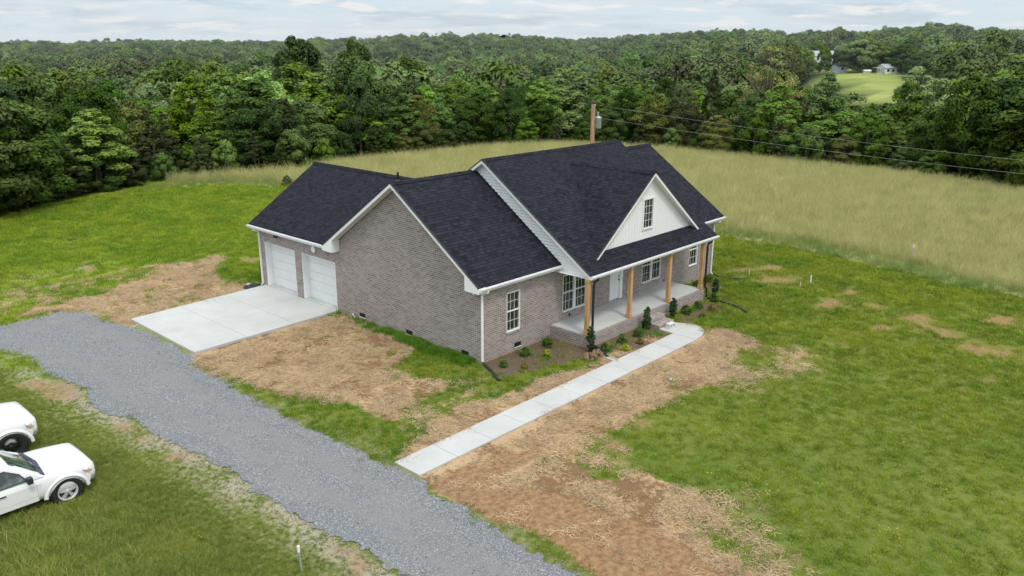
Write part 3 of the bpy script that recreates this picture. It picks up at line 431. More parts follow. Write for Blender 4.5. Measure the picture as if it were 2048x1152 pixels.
# ------------------------------------------------------------------ ground sheet
def axis(lo, hi, st, out, g=1.16):
    a = list(np.arange(lo, hi+1e-6, st)); s = st; x = hi
    while x < out: s = min(s*g, 120); x += s; a.append(x)
    s = st; x = lo
    while x > -out: s = min(s*g, 120); x -= s; a.insert(0, x)
    return np.array(a)
xs = axis(-24, 62, .3, 3200); ys = axis(-26, 50, .3, 3200)
TXX, TYY = np.meshgrid(xs, ys, indexing='ij'); TZZ = hgt(TXX, TYY)
def grid_mesh(name, XX, YY, ZZ):
    a, b = XX.shape; me = bpy.data.meshes.new(name)
    v = np.stack([XX, YY, ZZ], -1).reshape(-1, 3).astype(np.float32)
    i = np.arange(a*b).reshape(a, b); q = np.stack([i[:-1, :-1], i[1:, :-1], i[1:, 1:], i[:-1, 1:]], -1).reshape(-1)
    me.vertices.add(len(v)); me.vertices.foreach_set('co', v.reshape(-1))
    me.loops.add(len(q)); me.loops.foreach_set('vertex_index', q.astype(np.int32))
    n = len(q)//4; me.polygons.add(n); me.polygons.foreach_set('loop_start', np.arange(0, n*4, 4, dtype=np.int32))
    me.update(calc_edges=True); me.polygons.foreach_set('use_smooth', np.ones(n, bool)); return me
gme = grid_mesh('ground', TXX, TYY, TZZ)
inside = (TXX > GX0) & (TXX < GX1) & (TYY > GY0) & (TYY < GY1)
for k in ('strawm', 'dirtm', 'mulch', 'barem', 'lush', 'hay', 'rough', 'faintm', 'dark', 'fn', 'halo', 'fringe'):
    a = gme.attributes.new('g_'+k, 'FLOAT', 'POINT')
    a.data.foreach_set('value', np.where(inside, look(k, TXX, TYY), 0).reshape(-1).astype(np.float32))
a = gme.attributes.new('g_forest', 'FLOAT', 'POINT')
a.data.foreach_set('value', np.clip(np.where(pip(YARD, TXX, TYY), 0, segdist(EX, TXX, TYY)/3), 0, 1).reshape(-1).astype(np.float32))
# the far meadow on the hillside
dxm, dym = TXX-CX, TYY-CY; dm_ = np.hypot(dxm, dym)
azm = np.arctan2(dxm*math.cos(YAW)+dym*math.sin(YAW), -dxm*math.sin(YAW)+dym*math.cos(YAW)); um = 1024+1637*np.tan(np.clip(azm, -1, 1))
def meadow(u, d):
    lo = np.interp(u, [1595, 1610, 1640, 1690, 1740, 1765, 1790, 1815], [470, 420, 330, 285, 255, 255, 290, 370])
    return (u > 1595) & (u < 1815) & (d > lo) & (d < np.interp(u, [1595, 1700, 1705, 1815], [540, 540, 430, 425]))
a = gme.attributes.new('g_meadow', 'FLOAT', 'POINT')
a.data.foreach_set('value', meadow(um, dm_).reshape(-1).astype(np.float32))

def m_ground():
    m, t = newmat('ground_cover')
    P = t.add('ShaderNodeNewGeometry').outputs['Position']
    A = lambda k: t.attr('g_'+k).outputs['Fac']
    n_big = t.noise(P, .12, 4.); n_mid = t.noise(P, .8, 5.); n_s = t.noise(P, 6., 5., .7); n_f = t.noise(P, 26., 4., .7)
    py = t.add('ShaderNodeSeparateXYZ', {0: P}).outputs[1]
    fresh = t.ramp(t.math('ADD', py, t.math('MULTIPLY', n_mid, 4.)), 2., 16.)
    c1 = t.mix(t.ramp(n_big, .35, .65), (.09, .14, .016), (.16, .19, .03))
    c2 = t.mix(t.ramp(n_big, .35, .65), (.14, .25, .015), (.27, .33, .03))
    c = t.mix(fresh, c1, c2)
    c = t.mix(t.math('MULTIPLY', t.ramp(n_mid, .42, .68), .35), c, (.20, .22, .05))
    c = t.mix(t.math('MULTIPLY', t.ramp(n_s, .48, .68), t.math('SUBTRACT', .75, t.math('MULTIPLY', fresh, .45))), c, (.24, .19, .085))
    c = t.mix(t.math('MULTIPLY', t.ramp(n_f, .42, .6), .35), c, (.075, .125, .018))
    c = t.mix(t.math('MULTIPLY', A('halo'), t.ramp(n_s, .3, .6)), c, (.25, .175, .065))
    c = t.mix(t.math('MULTIPLY', A('lush'), .6), c, (.065, .145, .016))
    c = t.mix(t.math('MULTIPLY', A('rough'), .65), c, t.mix(t.ramp(n_s, .4, .62), (.085, .12, .022), (.23, .21, .08)))
    c = t.mix(t.math('MULTIPLY', A('faintm'), t.ramp(n_mid, .45, .6)), c, (.30, .24, .13))
    fe = t.math('MULTIPLY', A('fringe'), t.ramp(t.math('ADD', n_mid, t.math('MULTIPLY', t.math('SUBTRACT', n_s, .5), .8)), .40, .58)); c = t.mix(fe, c, t.mix(t.ramp(n_f, .4, .6), (.24, .19, .13), (.46, .41, .33)))
    dirtc = t.mix(t.ramp(n_s, .35, .65), (.18, .095, .047), (.36, .225, .125))
    fe = t.math('MULTIPLY', A('fringe'), t.ramp(t.math('ADD', n_mid, t.math('MULTIPLY', t.math('SUBTRACT', n_s, .5), .8)), .40, .58)); c = t.mix(fe, c, t.mix(t.ramp(n_f, .4, .6), (.24, .19, .13), (.46, .41, .33)))
    dirtc = t.mix(t.math('MULTIPLY', t.ramp(n_f, .55, .7), .5), dirtc, (.42, .32, .2))
    edge = t.math('MULTIPLY', t.math('SUBTRACT', n_s, .5), 1.3)
    br = t.math('MULTIPLY', t.ramp(t.math('ADD', A('barem'), edge), .3, 1.15), .75); c = t.mix(br, c, dirtc)
    strawc = t.mix(t.ramp(n_f, .35, .65), (.33, .215, .12), (.57, .42, .26))
    strawc = t.mix(t.math('MULTIPLY', t.ramp(t.math('ADD', A('fn'), t.math('MULTIPLY', t.math('SUBTRACT', n_s, .5), .8)), .47, .34), .85), strawc, (.16, .085, .042))
    sm = t.ramp(t.math('ADD', A('strawm'), edge), .3, .65); c = t.mix(sm, c, strawc)
    dm = t.ramp(t.math('ADD', A('dirtm'), edge), .3, .75); c = t.mix(dm, c, dirtc)
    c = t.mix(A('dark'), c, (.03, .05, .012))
    mu = t.mix(t.ramp(n_f, .35, .65), (.065, .045, .032), (.21, .155, .115))
    c = t.mix(t.ramp(t.math('ADD', A('mulch'), t.math('MULTIPLY', edge, .5)), .4, .6), c, mu)
    hc = t.mix(t.ramp(n_s, .35, .65), (.22, .215, .09), (.34, .32, .16)); c = t.mix(A('hay'), c, hc)
    c = t.mix(A('forest'), c, (.018, .022, .009))
    mc = t.mix(t.ramp(t.noise(P, .06, 5., .6), .35, .65), (.17, .225, .05), (.30, .32, .10)); c = t.mix(A('meadow'), c, mc)
    bp = t.add('ShaderNodeBump', {'Strength': .7, 'Distance': .05, 'Height': t.math('ADD', n_f, t.math('MULTIPLY', n_s, .6))})
    t.out(t.add('ShaderNodeBsdfPrincipled', {'Base Color': c, 'Roughness': .95, 'Specular IOR Level': .1, 'Normal': bp.outputs[0]}).outputs[0]); return m
gme.materials.append(m_ground())
ground = bpy.data.objects.new('ground', gme); COL.objects.link(ground); tag(ground, kind='structure', label='rolling ground with mown lawn, straw and bare soil around the house')

# ------------------------------------------------------------------ gravel road
def ragged(poly, step=.12, amp=.16, seed=0):
    out = []
    for i in range(len(poly)):
        a = Vector((*poly[i], 0)); b = Vector((*poly[(i+1) % len(poly)], 0)); n = max(1, int((b-a).length/step))
        for k in range(n):
            p = a.lerp(b, k/n)
            q = noise.noise_vector(Vector((p.x*1.3+seed, p.y*1.3, 3)))*.6+noise.noise_vector(Vector((p.x*5+seed, p.y*5, 7)))*.4+noise.noise_vector(Vector((p.x*14+seed, p.y*14, 9)))*.45
            out.append((p.x+q.x*amp*1.6, p.y+q.y*amp*1.6))
    return out
def sheet(name, poly, zoff, mat, gs=.6):
    P = np.array(poly); X, Y = np.meshgrid(np.arange(P[:, 0].min(), P[:, 0].max(), gs), np.arange(P[:, 1].min(), P[:, 1].max(), gs))
    k = pip(poly, X, Y) & (segdist(P, X, Y, True) > .25); inner = list(zip(X[k], Y[k]))
    vs = [Vector(p) for p in poly]+[Vector(p) for p in inner]
    r = delaunay_2d_cdt(vs, [], [list(range(len(poly)))], 1, 1e-5)
    v = np.array([tuple(p) for p in r[0]]); z = hgt(v[:, 0], v[:, 1])+zoff
    me = bpy.data.meshes.new(name); me.from_pydata([(a[0], a[1], c) for a, c in zip(v, z)], [], r[2]); me.materials.append(mat)
    o = bpy.data.objects.new(name, me); COL.objects.link(o)
    if len(me.polygons) and me.polygons[0].normal.z < 0: me.flip_normals()
    return o
def n_dust(t, P): return t.noise(P, 30., 4.)
def m_gravel():
    m, t = newmat('crushed_gravel')
    P = t.add('ShaderNodeNewGeometry').outputs['Position']
    vo = t.add('ShaderNodeTexVoronoi', {'Vector': P, 'Scale': 42.}); v2 = t.add('ShaderNodeTexVoronoi', {'Vector': P, 'Scale': 95.})
    s1 = t.add('ShaderNodeSeparateColor', {0: vo.outputs['Color']}).outputs[0]; s2 = t.add('ShaderNodeSeparateColor', {0: v2.outputs['Color']}).outputs[1]
    v = t.math('ADD', t.math('MULTIPLY', s1, .55), t.math('MULTIPLY', s2, .45))
    c = t.mix(v, (.125, .13, .143), (.345, .352, .375))
    c = t.mix(t.ramp(s1, .86, 1.), c, (.55, .55, .56))
    c = t.mix(t.math('MULTIPLY', t.ramp(vo.outputs['Distance'], .45, .75), .5), c, (.07, .07, .08))
    big = t.noise(P, .5, 5., .65); c = t.mix(t.math('MULTIPLY', t.ramp(big, .5, .72), .38), c, (.34, .31, .27))
    trk = t.attr('track').outputs['Fac']; c = t.mix(t.math('MULTIPLY', trk, t.ramp(t.noise(P, 1.2, 4.), .3, .6)), c, t.mix(n_dust(t, P), (.20, .197, .20), (.28, .273, .265)))
    bp = t.add('ShaderNodeBump', {'Strength': 1., 'Distance': .02, 'Height': t.math('SUBTRACT', 1., t.math('ADD', vo.outputs['Distance'], t.math('MULTIPLY', v2.outputs['Distance'], .4)))})
    t.out(t.add('ShaderNodeBsdfPrincipled', {'Base Color': c, 'Roughness': .9, 'Specular IOR Level': .2, 'Normal': bp.outputs[0]}).outputs[0]); return m
def tracks(o):
    me = o.data; v = np.array([p.co[:] for p in me.vertices]); e = segdist(ROAD, v[:, 0], v[:, 1], True)
    a = me.attributes.new('track', 'FLOAT', 'POINT'); a.data.foreach_set('value', np.minimum(1, .95*np.exp(-((e-1.0)/.26)**2)+.8*np.exp(-((e-2.3)/.28)**2)).astype(np.float32))
road = sheet('gravel_road', ragged(ROAD, .06, .2), .02, m_gravel(), gs=.25); tracks(road)
tag(road, 'blue grey gravel driveway road winding past the house', kind='structure')

# ------------------------------------------------------------------ concrete paths
def slab_panels(name, polys, z0, z1, mat, label):
    mb = MB()
    for p in polys: mb.prism([(x, y, z0) for x, y in p], (0, 0, z1-z0))
    o = mb.build(name, mat); tag(o, label, kind='structure'); return o
def shrink(p, g):
    cx = sum(a[0] for a in p)/len(p); cy = sum(a[1] for a in p)/len(p)
    return [(x+(g if x < cx else -g), y+(g if y < cy else -g)) for x, y in p]
pn = []
B_, C_, D_, A_ = [Vector(p) for p in DRIVE]
B_, C_ = Vector((-6.6, 8.42)), Vector((-6.55, 13.95)); A_, D_ = Vector((.0, 8.62)), Vector((.0, 14.35))
rows = [0, .335, .665, 1.]
for i in range(3):
    for j in range(2):
        def pt(s, q): return A_.lerp(B_, s).lerp(D_.lerp(C_, s), q)
        q = [pt(rows[i], j*.5), pt(rows[i+1], j*.5), pt(rows[i+1], j*.5+.5), pt(rows[i], j*.5+.5)]
        pn.append(shrink([tuple(a) for a in q], .006))
slab_panels('concrete_driveway', pn, -.25, .1, M['conc'], 'pale concrete parking pad in front of the garage doors')
pn = []
x = -6.82; k = 0
while x < 6.0:
    x2 = min(x+1.42, 6.1)
    pn.append([(x+.006, -3.36), (x2-.006, -3.36), (x2-.006, -4.41), (x+.006, -4.41)]); x = x2
pn.append([(6.11, -3.36), (7.54, -3.36), (7.54, -4.40), (6.11, -4.41)])
arc = [(7.55, -4.39), (8.1, -4.33), (8.55, -4.18), (8.86, -3.98), (9.03, -3.72), (9.08, -3.45), (9.02, -3.15), (8.86, -2.9), (8.74, -2.68)]
pn.append([(7.56, -3.36), (7.6, -2.68)]+arc[::-1][:-1]+[(7.56, -4.39)])
slab_panels('concrete_walkway', pn, -.25, .05, M['conc'], 'pale concrete walkway leading from the gravel to the front steps')

# ------------------------------------------------------------------ THE HOUSE
house = empty('brick_house', 'single storey grey brick house with charcoal roof, white dormer gable and front porch', 'house')
SW = .684; RY, RZ = 4.344, 6.155; EYF = -.268; ZE = 3.0; OX = .36
X3, X3E = 16.54, 16.9
def zw(y): return ZE+SW*(y-EYF) if y <= RY else RZ-SW*(y-RY)
SM = (6.655-2.873)/(3.78+1.853); MY, MZ, MF, MZF = 3.78, 6.655, -1.853, 2.873; MX0, MX1 = 3.93, 13.405
def zm(y): return MZF+SM*(y-MF) if y <= MY else MZ-SM*(y-MY)
T_ = .05

def roof_slab(mb, pts, t=T_, m=0):
    n = (Vector(pts[1])-Vector(pts[0])).cross(Vector(pts[2])-Vector(pts[0])).normalized()
    if n.z < 0: n = -n
    mb.prism(pts, -n*t, m)
rf = MB()
roof_slab(rf, [(-OX, EYF, ZE), (4.22, EYF, ZE), (4.22, RY, RZ), (-OX, RY, RZ)])
roof_slab(rf, [(13.0, EYF, ZE), (X3E, EYF, ZE), (X3E, RY, RZ), (13.0, RY, RZ)])
roof_slab(rf, [(-OX, RY, RZ), (X3E, RY, RZ), (X3E, 2*RY-EYF, ZE), (-OX, 2*RY-EYF, ZE)])
roof = rf.build('roof', M['shingle'], house, 'charcoal shingle roof over the side wings')
rf = MB()
roof_slab(rf, [(MX0, MF, MZF), (MX1, MF, MZF), (MX1, MY, MZ), (MX0, MY, MZ)])
roof_slab(rf, [(MX0, MY, MZ), (MX1, MY, MZ), (MX1, 8.95, zm(8.95)), (MX0, 8.95, zm(8.95))])
mroof = rf.build('roof', M['shingle'], house, 'raised charcoal shingle roof sloping down over the porch')
GR, GRZ, GXE = 3.59, 5.487, -.268; GY1_ = 14.97; SG = (GRZ-ZE)/(GR-GXE)
yT = RY+(RZ-GRZ)/SW
rf = MB()
roof_slab(rf, [(GXE, 8.955, ZE), (GR, yT, GRZ), (GR, GY1_, GRZ), (GXE, GY1_, ZE)])
roof_slab(rf, [(2*GR-GXE, 8.955, ZE), (GR, yT, GRZ), (GR, GY1_, GRZ), (2*GR-GXE, GY1_, ZE)])
groof = rf.build('roof', M['shingle'], house, 'charcoal shingle roof over the garage')
# dormer roof
DXc, DP_, DZp, DTx, DTz = 8.755, -1.35, 6.165, 3.845, 3.225
SD = (DZp-DTz)/DTx
def ym(z): return MF+(z-MZF)/SM
rf = MB()
for sx in (-1, 1):
    roof_slab(rf, [(DXc, DP_, DZp), (DXc+sx*DTx, DP_, DTz), (DXc+sx*DTx, ym(DTz)+.02, DTz), (DXc, ym(DZp), DZp)])
rf.build('dormer_roof', M['shingle'], house, 'charcoal roof of the front dormer gable')
# ridge caps
def cap(a, b, s1, s2, ax):
    rc = MB()
    a = Vector(a); b = Vector(b); L = (b-a).length; n = int(L/.25); d = (b-a)/n
    side = Vector((0, 1, 0)) if ax == 'x' else Vector((1, 0, 0))
    for i in range(n):
        p = a+d*i+Vector((0, 0, .02)); q = a+d*(i+1.12)+Vector((0, 0, .035))
        for sg, sl in ((-1, s1), (1, s2)):
            w = .15
            rc.poly([p, q, q+side*sg*w-Vector((0, 0, sl*w)), p+side*sg*w-Vector((0, 0, sl*w))])
    rc.build('ridge_cap', M['shingle'], house)
cap((-OX, RY, RZ), (4.0, RY, RZ), SW, SW, 'x'); cap((MX0, MY, MZ), (MX1, MY, MZ), SM, SM, 'x'); cap((13.1, RY, RZ), (X3E, RY, RZ), SW, SW, 'x')
cap((GR, yT, GRZ), (GR, GY1_, GRZ), SG, SG, 'y'); cap((DXc, ym(DZp), DZp), (DXc, DP_, DZp), SD, SD, 'y')

# --- brick walls with openings
def wall(mb, axis_, c, a0, a1, z0, z1, holes, depth=.1, topf=None, m=0, inward=1):
    """wall in plane x=c (axis 'x', coordinate a = y) or y=c (axis 'y', a = x); reveals go inward"""
    P = (lambda a, z, o=0: (c+o*inward, a, z)) if axis_ == 'x' else (lambda a, z, o=0: (a, c+o*inward, z))
    A = sorted({a0, a1, *[h[0] for h in holes], *[h[1] for h in holes]}); Zs = sorted({z0, z1, *[h[2] for h in holes], *[h[3] for h in holes]})
    for i in range(len(A)-1):
        for j in range(len(Zs)-1):
            am, zz = (A[i]+A[i+1])/2, (Zs[j]+Zs[j+1])/2
            if any(h[0] < am < h[1] and h[2] < zz < h[3] for h in holes): continue
            mb.poly([P(A[i], Zs[j]), P(A[i+1], Zs[j]), P(A[i+1], Zs[j+1]), P(A[i], Zs[j+1])], m)
    for h in holes:
        for (p, q) in (((h[0], h[2]), (h[1], h[2])), ((h[1], h[2]), (h[1], h[3])), ((h[1], h[3]), (h[0], h[3])), ((h[0], h[3]), (h[0], h[2]))):
            mb.poly([P(*p), P(*q), P(*q, depth), P(*p, depth)], m)
    if topf: mb.poly([P(a, z) for a, z in topf], m)
WIN = [(1.36, 2.11, .85, 2.39), (4.63, 6.18, .85, 2.39), (10.22, 11.77, .85, 2.39), (14.25, 15.02, .85, 2.39)]
DOOR = (7.80, 8.74, .53, 2.62)
fw = MB()
wall(fw, 'y', 0., 0., X3, -.3, 2.8, WIN+[DOOR], .12)
fw.build('wall', M['brick'], house, 'front brick wall with windows and door')
sw_ = MB()
GD = [(8.635, 11.105, .1, 2.226), (11.657, 14.109, .1, 2.226)]
wall(sw_, 'x', 0., 0., 14.607, -.3, 2.8, GD, .05, [(0, 2.8), (2*RY, 2.8), (2*RY, zw(2*RY)-.2), (RY, RZ-.2), (0, zw(0)-.2)])
sw_.build('wall', M['brick'], house, 'brick gable wall with the two garage openings')
bw = MB()
wall(bw, 'x', X3, 0., 2*RY, -.3, 2.8, [], .1, [(0, 2.8), (2*RY, 2.8), (RY, RZ-.2)])
wall(bw, 'y', 2*RY, 7.18, X3, -.3, 2.8, [])
wall(bw, 'y', 14.607, 0., 7.18, -.3, 2.8, [], .1, [(0, 2.8), (7.18, 2.8), (GR, GRZ-.2)])
wall(bw, 'x', 7.18, 2*RY, 14.607, -.3, 2.8, [])
bw.build('wall', M['brick'], house, 'rear and right hand brick walls')

# --- white siding gable above the wing roof (stepped lap boards)
def lap_siding(mb, xp, yfun, z0, z1, e=.115, out=-1):
    z = z0
    while z < z1-.01:
        zt = min(z+e, z1); a0, b0 = yfun(z); a1, b1 = yfun(zt)
        o0 = xp+out*.034; o1 = xp+out*.004
        zk = zt-.012; ok_ = o1+out*.004; ak, bk = yfun(zk)
        mb.poly([(o0, a0, z), (o0, b0, z), (ok_, bk, zk), (ok_, ak, zk)])
        if bk > ak: mb.poly([(ok_, ak, zk), (ok_, bk, zk), (o1, b1, zt), (o1, a1, zt)], 1)  # thin strip at the board top, lap shadow painted as colour
        mb.poly([(o0, a0, z), (o0, b0, z), (xp, b0, z), (xp, a0, z)])
        z = zt
sd = MB()
SX = 4.2
def yr(z): return (max(MF+.02, MF+(z+.14-MZF)/SM), min(8.4, MY+(MZ-z-.14)/SM))
lap_siding(sd, SX, yr, 2.74, MZ-.16)
sd.build('gable_siding', [M['white'], M['lap_shade']], house, 'white lap siding on the side of the raised roof')
sd = MB(); lap_siding(sd, MX1-.3, yr, 2.74, MZ-.16, out=1); sd.build('gable_siding', [M['white'], M['lap_shade']], house, 'white lap siding on the far side of the raised roof')
# dormer face: board and batten
FY = -1.09
df = MB()
hw_ = lambda z: (DZp-.12-z)/SD
z0 = zm(FY)+.0
WD = (8.38, 9.13, 3.80, 5.07)
L0 = DXc-hw_(z0); L1 = DXc+hw_(z0)
def ztop(x): return DZp-.12-SD*abs(x-DXc)
cuts = sorted({L0, L1, DXc, WD[0], WD[1]})
for i in range(len(cuts)-1):
    a, b = cuts[i], cuts[i+1]
    if WD[0]-.001 <= a and b <= WD[1]+.001:
        df.poly([(a, FY, z0), (b, FY, z0), (b, FY, WD[2]), (a, FY, WD[2])]); df.poly([(a, FY, WD[3]), (b, FY, WD[3]), (b, FY, ztop(b)), (a, FY, ztop(a))])
    else: df.poly([(a, FY, z0), (b, FY, z0), (b, FY, ztop(b)), (a, FY, ztop(a))])
xb = L0+.15
while xb < L1-.1:
    zt = ztop(xb)-.02
    if WD[0]-.06 < xb < WD[1]+.06:
        df.box(xb-.011, xb+.011, FY-.008, FY-.0005, z0, WD[2]-.07); df.box(xb-.011, xb+.011, FY-.008, FY-.0005, WD[3]+.07, zt)
    elif zt > z0+.05: df.box(xb-.011, xb+.011, FY-.008, FY-.0005, z0, zt)
    xb += .2
df.build('dormer_wall', M['white'], house, 'white board and batten face of the dormer')

# --- rake boards, soffits, fascia
def rake(name, axis_, c, prof, off, dep=.17, soff=None, label=None, top=-.03):
    """prof: list of (a, z) along the roof edge; c the outer plane, off thickness inward; soff how far the soffit runs"""
    mb = MB()
    P = (lambda a, z, o=0: (c+o, a, z)) if axis_ == 'x' else (lambda a, z, o=0: (a, c+o, z))
    for (a0, z0_), (a1, z1_) in zip(prof[:-1], prof[1:]):
        mb.prism([P(a0, z0_+top), P(a1, z1_+top), P(a1, z1_-dep), P(a0, z0_-dep)], Vector(P(0, 0, off))-Vector(P(0, 0, 0)))
        if soff: mb.prism([P(a0, z0_-dep+.02, off*1.02), P(a1, z1_-dep+.02, off*1.02), P(a1, z1_-dep+.002, off*1.02), P(a0, z0_-dep+.002, off*1.02)], Vector(P(0, 0, soff))-Vector(P(0, 0, 0)))
    return mb.build(name, M['white'], house, label)
rake('rake_board', 'x', -OX-.012, [(EYF, ZE), (RY, RZ), (2*RY-EYF, ZE)], .024, soff=OX)
rake('rake_board', 'x', X3E+.012, [(EYF, ZE), (RY, RZ), (2*RY-EYF, ZE)], -.024, soff=-OX)
rake('rake_board', 'x', MX0-.012, [(MF, MZF), (MY, MZ), (8.95, zm(8.95))], .024, dep=.16, soff=SX-MX0)
rake('rake_board', 'x', MX1+.012, [(MF, MZF), (MY, MZ), (8.95, zm(8.95))], -.024, dep=.16, soff=-.3)
rake('rake_board', 'y', DP_-.012, [(DXc-DTx, DTz), (DXc, DZp), (DXc+DTx, DTz)], .024, dep=.15, soff=FY-DP_, top=-.02)
rake('rake_board', 'y', GY1_+.012, [(GXE, ZE), (GR, GRZ), (2*GR-GXE, ZE)], -.024, soff=-.36)
# dark drip edge on the rakes
for c_, prof, s_ in ((-OX, [(EYF, ZE), (RY, RZ), (2*RY-EYF, ZE)], -1), (MX0, [(MF, MZF), (MY, MZ), (8.95, zm(8.95))], -1)):
    de = MB()
    for (a0, z0_), (a1, z1_) in zip(prof[:-1], prof[1:]):
        de.prism([(c_-.03, a0, z0_+.012), (c_-.03, a1, z1_+.012), (c_-.03, a1, z1_-.028), (c_-.03, a0, z0_-.028)], (.04, 0, 0))
    de.build('drip_edge', M['black'], house)
de = MB()
for (a0, z0_), (a1, z1_) in (((DXc-DTx, DTz), (DXc, DZp)), ((DXc, DZp), (DXc+DTx, DTz))):
    de.prism([(a0, DP_-.03, z0_+.012), (a1, DP_-.03, z1_+.012), (a1, DP_-.03, z1_-.018), (a0, DP_-.03, z0_-.018)], (0, .04, 0))
de.build('drip_edge', M['black'], house)
# corner returns of the left gable
for ya, yb in ((EYF-.01, .42), (2*RY-.42, 2*RY-EYF+.01)):
    zi = zw(.42)-.15; rt = MB()
    pts = [(-OX-.02, ya, 2.78), (-OX-.02, yb, 2.78), (-OX-.02, yb, zi if yb < 4 else 2.96), (-OX-.02, ya, 2.96 if yb < 4 else zi)]
    rt.prism(pts, (OX+.02-.002, 0, 0))
    rt.build('eave_return', M['white'], house, bevel=.004)
# fascia + soffit on the eaves
fa = MB(); FA_ = lambda: fa.build('fascia', M['white'], house)
fa.box(-OX, 4.19, EYF-.005, EYF+.02, 2.8, 2.955); fa.box(-.001-OX+.02, 4.19, EYF+.021, -.002, 2.79, 2.81)
FA_(); fa = MB(); fa.box(MX1-.28, X3E, EYF-.005, EYF+.02, 2.8, 2.955); fa.box(MX1-.28, X3E-.01, EYF+.021, -.002, 2.79, 2.81)
FA_(); fa = MB(); fa.box(GXE-.005, GXE+.02, 8.97, GY1_-.02, 2.8, 2.955); fa.box(GXE+.021, -.002, 8.97, GY1_-.02, 2.79, 2.81)
FA_(); fa = MB(); fa.box(MX0, MX1, MF-.005, MF+.02, 2.7, 2.83)
FA_()
pc = MB(); pc.box(MX0+.02, MX1-.02, MF+.021, -.003, 2.72, 2.738); pc.build('porch_ceiling', M['white'], house)
# gutters
def gutter(a, b, outd, z):
    mb = MB(); a = Vector(a); b = Vector(b); o = Vector(outd)
    pr = [(0, 0), (0, -.115), (.075, -.115), (.125, -.03), (.125, .005), (.115, .005), (.113, -.025), (.07, -.1), (.01, -.1), (.01, 0)]
    p = [a+o*w+Vector((0, 0, z+h)) for w, h in pr]; d = b-a; n = len(p)
    mb.mesh(p+[q+d for q in p], [(i, (i+1) % n, n+(i+1) % n, n+i) for i in range(n)])
    for base in (Vector((0, 0, 0)), d):
        mb.poly([a+base+o*w+Vector((0, 0, z+h)) for w, h in pr[:5]])
    L = d.length; k = int(L/.75); dn = d.normalized()
    for i in range(k):
        c = a+dn*(i+.5)*L/k; e = c+dn*.025
        mb.prism([c+Vector((0, 0, z+.002)), e+Vector((0, 0, z+.002)), e+o*.12+Vector((0, 0, z+.008)), c+o*.12+Vector((0, 0, z+.008))], (0, 0, .006))
    return mb.build('gutter', M['white'], house)
gutter((-OX, EYF-.006, 0), (4.02, EYF-.006, 0), (0, -1, 0), 2.965)
gutter((MX0, MF-.006, 0), (MX1, MF-.006, 0), (0, -1, 0), 2.84)
gutter((MX1+.03, EYF-.006, 0), (X3E, EYF-.006, 0), (0, -1, 0), 2.965)
gutter((GXE-.006, 8.97, 0), (GXE-.006, GY1_, 0), (-1, 0, 0), 2.965)
def spout(path, mat, w=(.04, .03), label=None):
    mb = MB(); mb.tube(path, 0, sq=w); return mb.build('downspout', mat, house, label, bevel=.006)
spout([(.03, -.33, 2.86), (.03, -.33, 2.78), (.03, -.06, 2.66), (.03, -.045, 2.58), (.03, -.045, .14), (.0, -.12, .07)], M['white'], label='white downspout at the near corner')
spout([(16.38, -.33, 2.86), (16.38, -.33, 2.78), (16.38, -.06, 2.66), (16.38, -.045, 2.58), (16.38, -.045, .16), (16.38, -.16, .08)], M['white'], label='white downspout at the far right corner')
spout([(-.33, 14.5, 2.86), (-.33, 14.5, 2.78), (-.06, 14.5, 2.66), (-.045, 14.5, 2.58), (-.045, 14.5, .14), (-.1, 14.55, .08)], M['white'], label='white downspout beside the garage')
spout([(4.34, -1.92, 2.74), (4.32, -1.92, 2.66), (4.14, -1.90, 2.60), (4.1, -1.90, 2.5), (4.1, -1.90, .12), (4.1, -2.0, .07)], M['black'], (.038, .036), 'black downspout beside the near corner post')
spout([(12.86, -1.9, 2.74), (12.84, -1.9, 2.66), (12.58, -1.87, 2.6), (12.55, -1.87, 2.5), (12.55, -1.87, .62), (12.64, -1.92, .5), (12.64, -1.94, .15), (12.6, -2.1, .08)], M['black'], (.038, .036), 'black downspout beside the far corner post')

# --- windows
def window(parent, x0, x1, z0, z1, y, cols=3, rows=2, dbl=True, name='window'):
    fr = MB(); w = .045; d0, d1 = y-.012, y+.09
    fr.box(x0, x0+w, d0, d1, z0, z1); fr.box(x1-w, x1, d0, d1, z0, z1); fr.box(x0+w, x1-w, d0, d1, z1-w, z1); fr.box(x0+w, x1-w, d0-.03, d1, z0, z0+w)
    zm_ = (z0+z1)/2+.02
    if dbl: fr.box(x0+w, x1-w, d0+.02, d1-.03, zm_-.022, zm_+.022)
    o = fr.build(name, M['white'], parent, bevel=.004)
    g = MB(); g.poly([(x0+w, y+.055, z0+w), (x1-w, y+.055, z0+w), (x1-w, y+.055, z1-w), (x0+w, y+.055, z1-w)]); g.build('pane', M['glass'], o)
    mu = MB()
    secs = ((z0+w, zm_-.022), (zm_+.022, z1-w)) if dbl else ((z0+w, z1-w),)
    for a, b in secs:
        for k in range(1, cols): xx = x0+w+(x1-x0-2*w)*k/cols; mu.box(xx-.0055, xx+.0055, y+.038, y+.052, a, b)
        for k in range(1, rows): zz = a+(b-a)*k/rows; mu.box(x0+w, x1-w, y+.037, y+.0525, zz-.0055, zz+.0055)
    mu.build('grille', M['white'], o)
    return o
window(house, *WIN[0], .02); window(house, *WIN[3], .02)
for a in (WIN[1], WIN[2]):
    xm = (a[0]+a[1])/2
    window(house, a[0], xm-.02, a[2], a[3], .02); window(house, xm+.02, a[1], a[2], a[3], .02)
    mb = MB(); mb.box(xm-.0195, xm+.0195, .0, .1, a[2], a[3]); mb.build('mullion', M['white'], house)
dw = window(house, WD[0], WD[1], WD[2], WD[3], FY-.03, rows=4, dbl=False, name='dormer_window')
tr = MB(); a, b, c, d = WD; t_ = .05
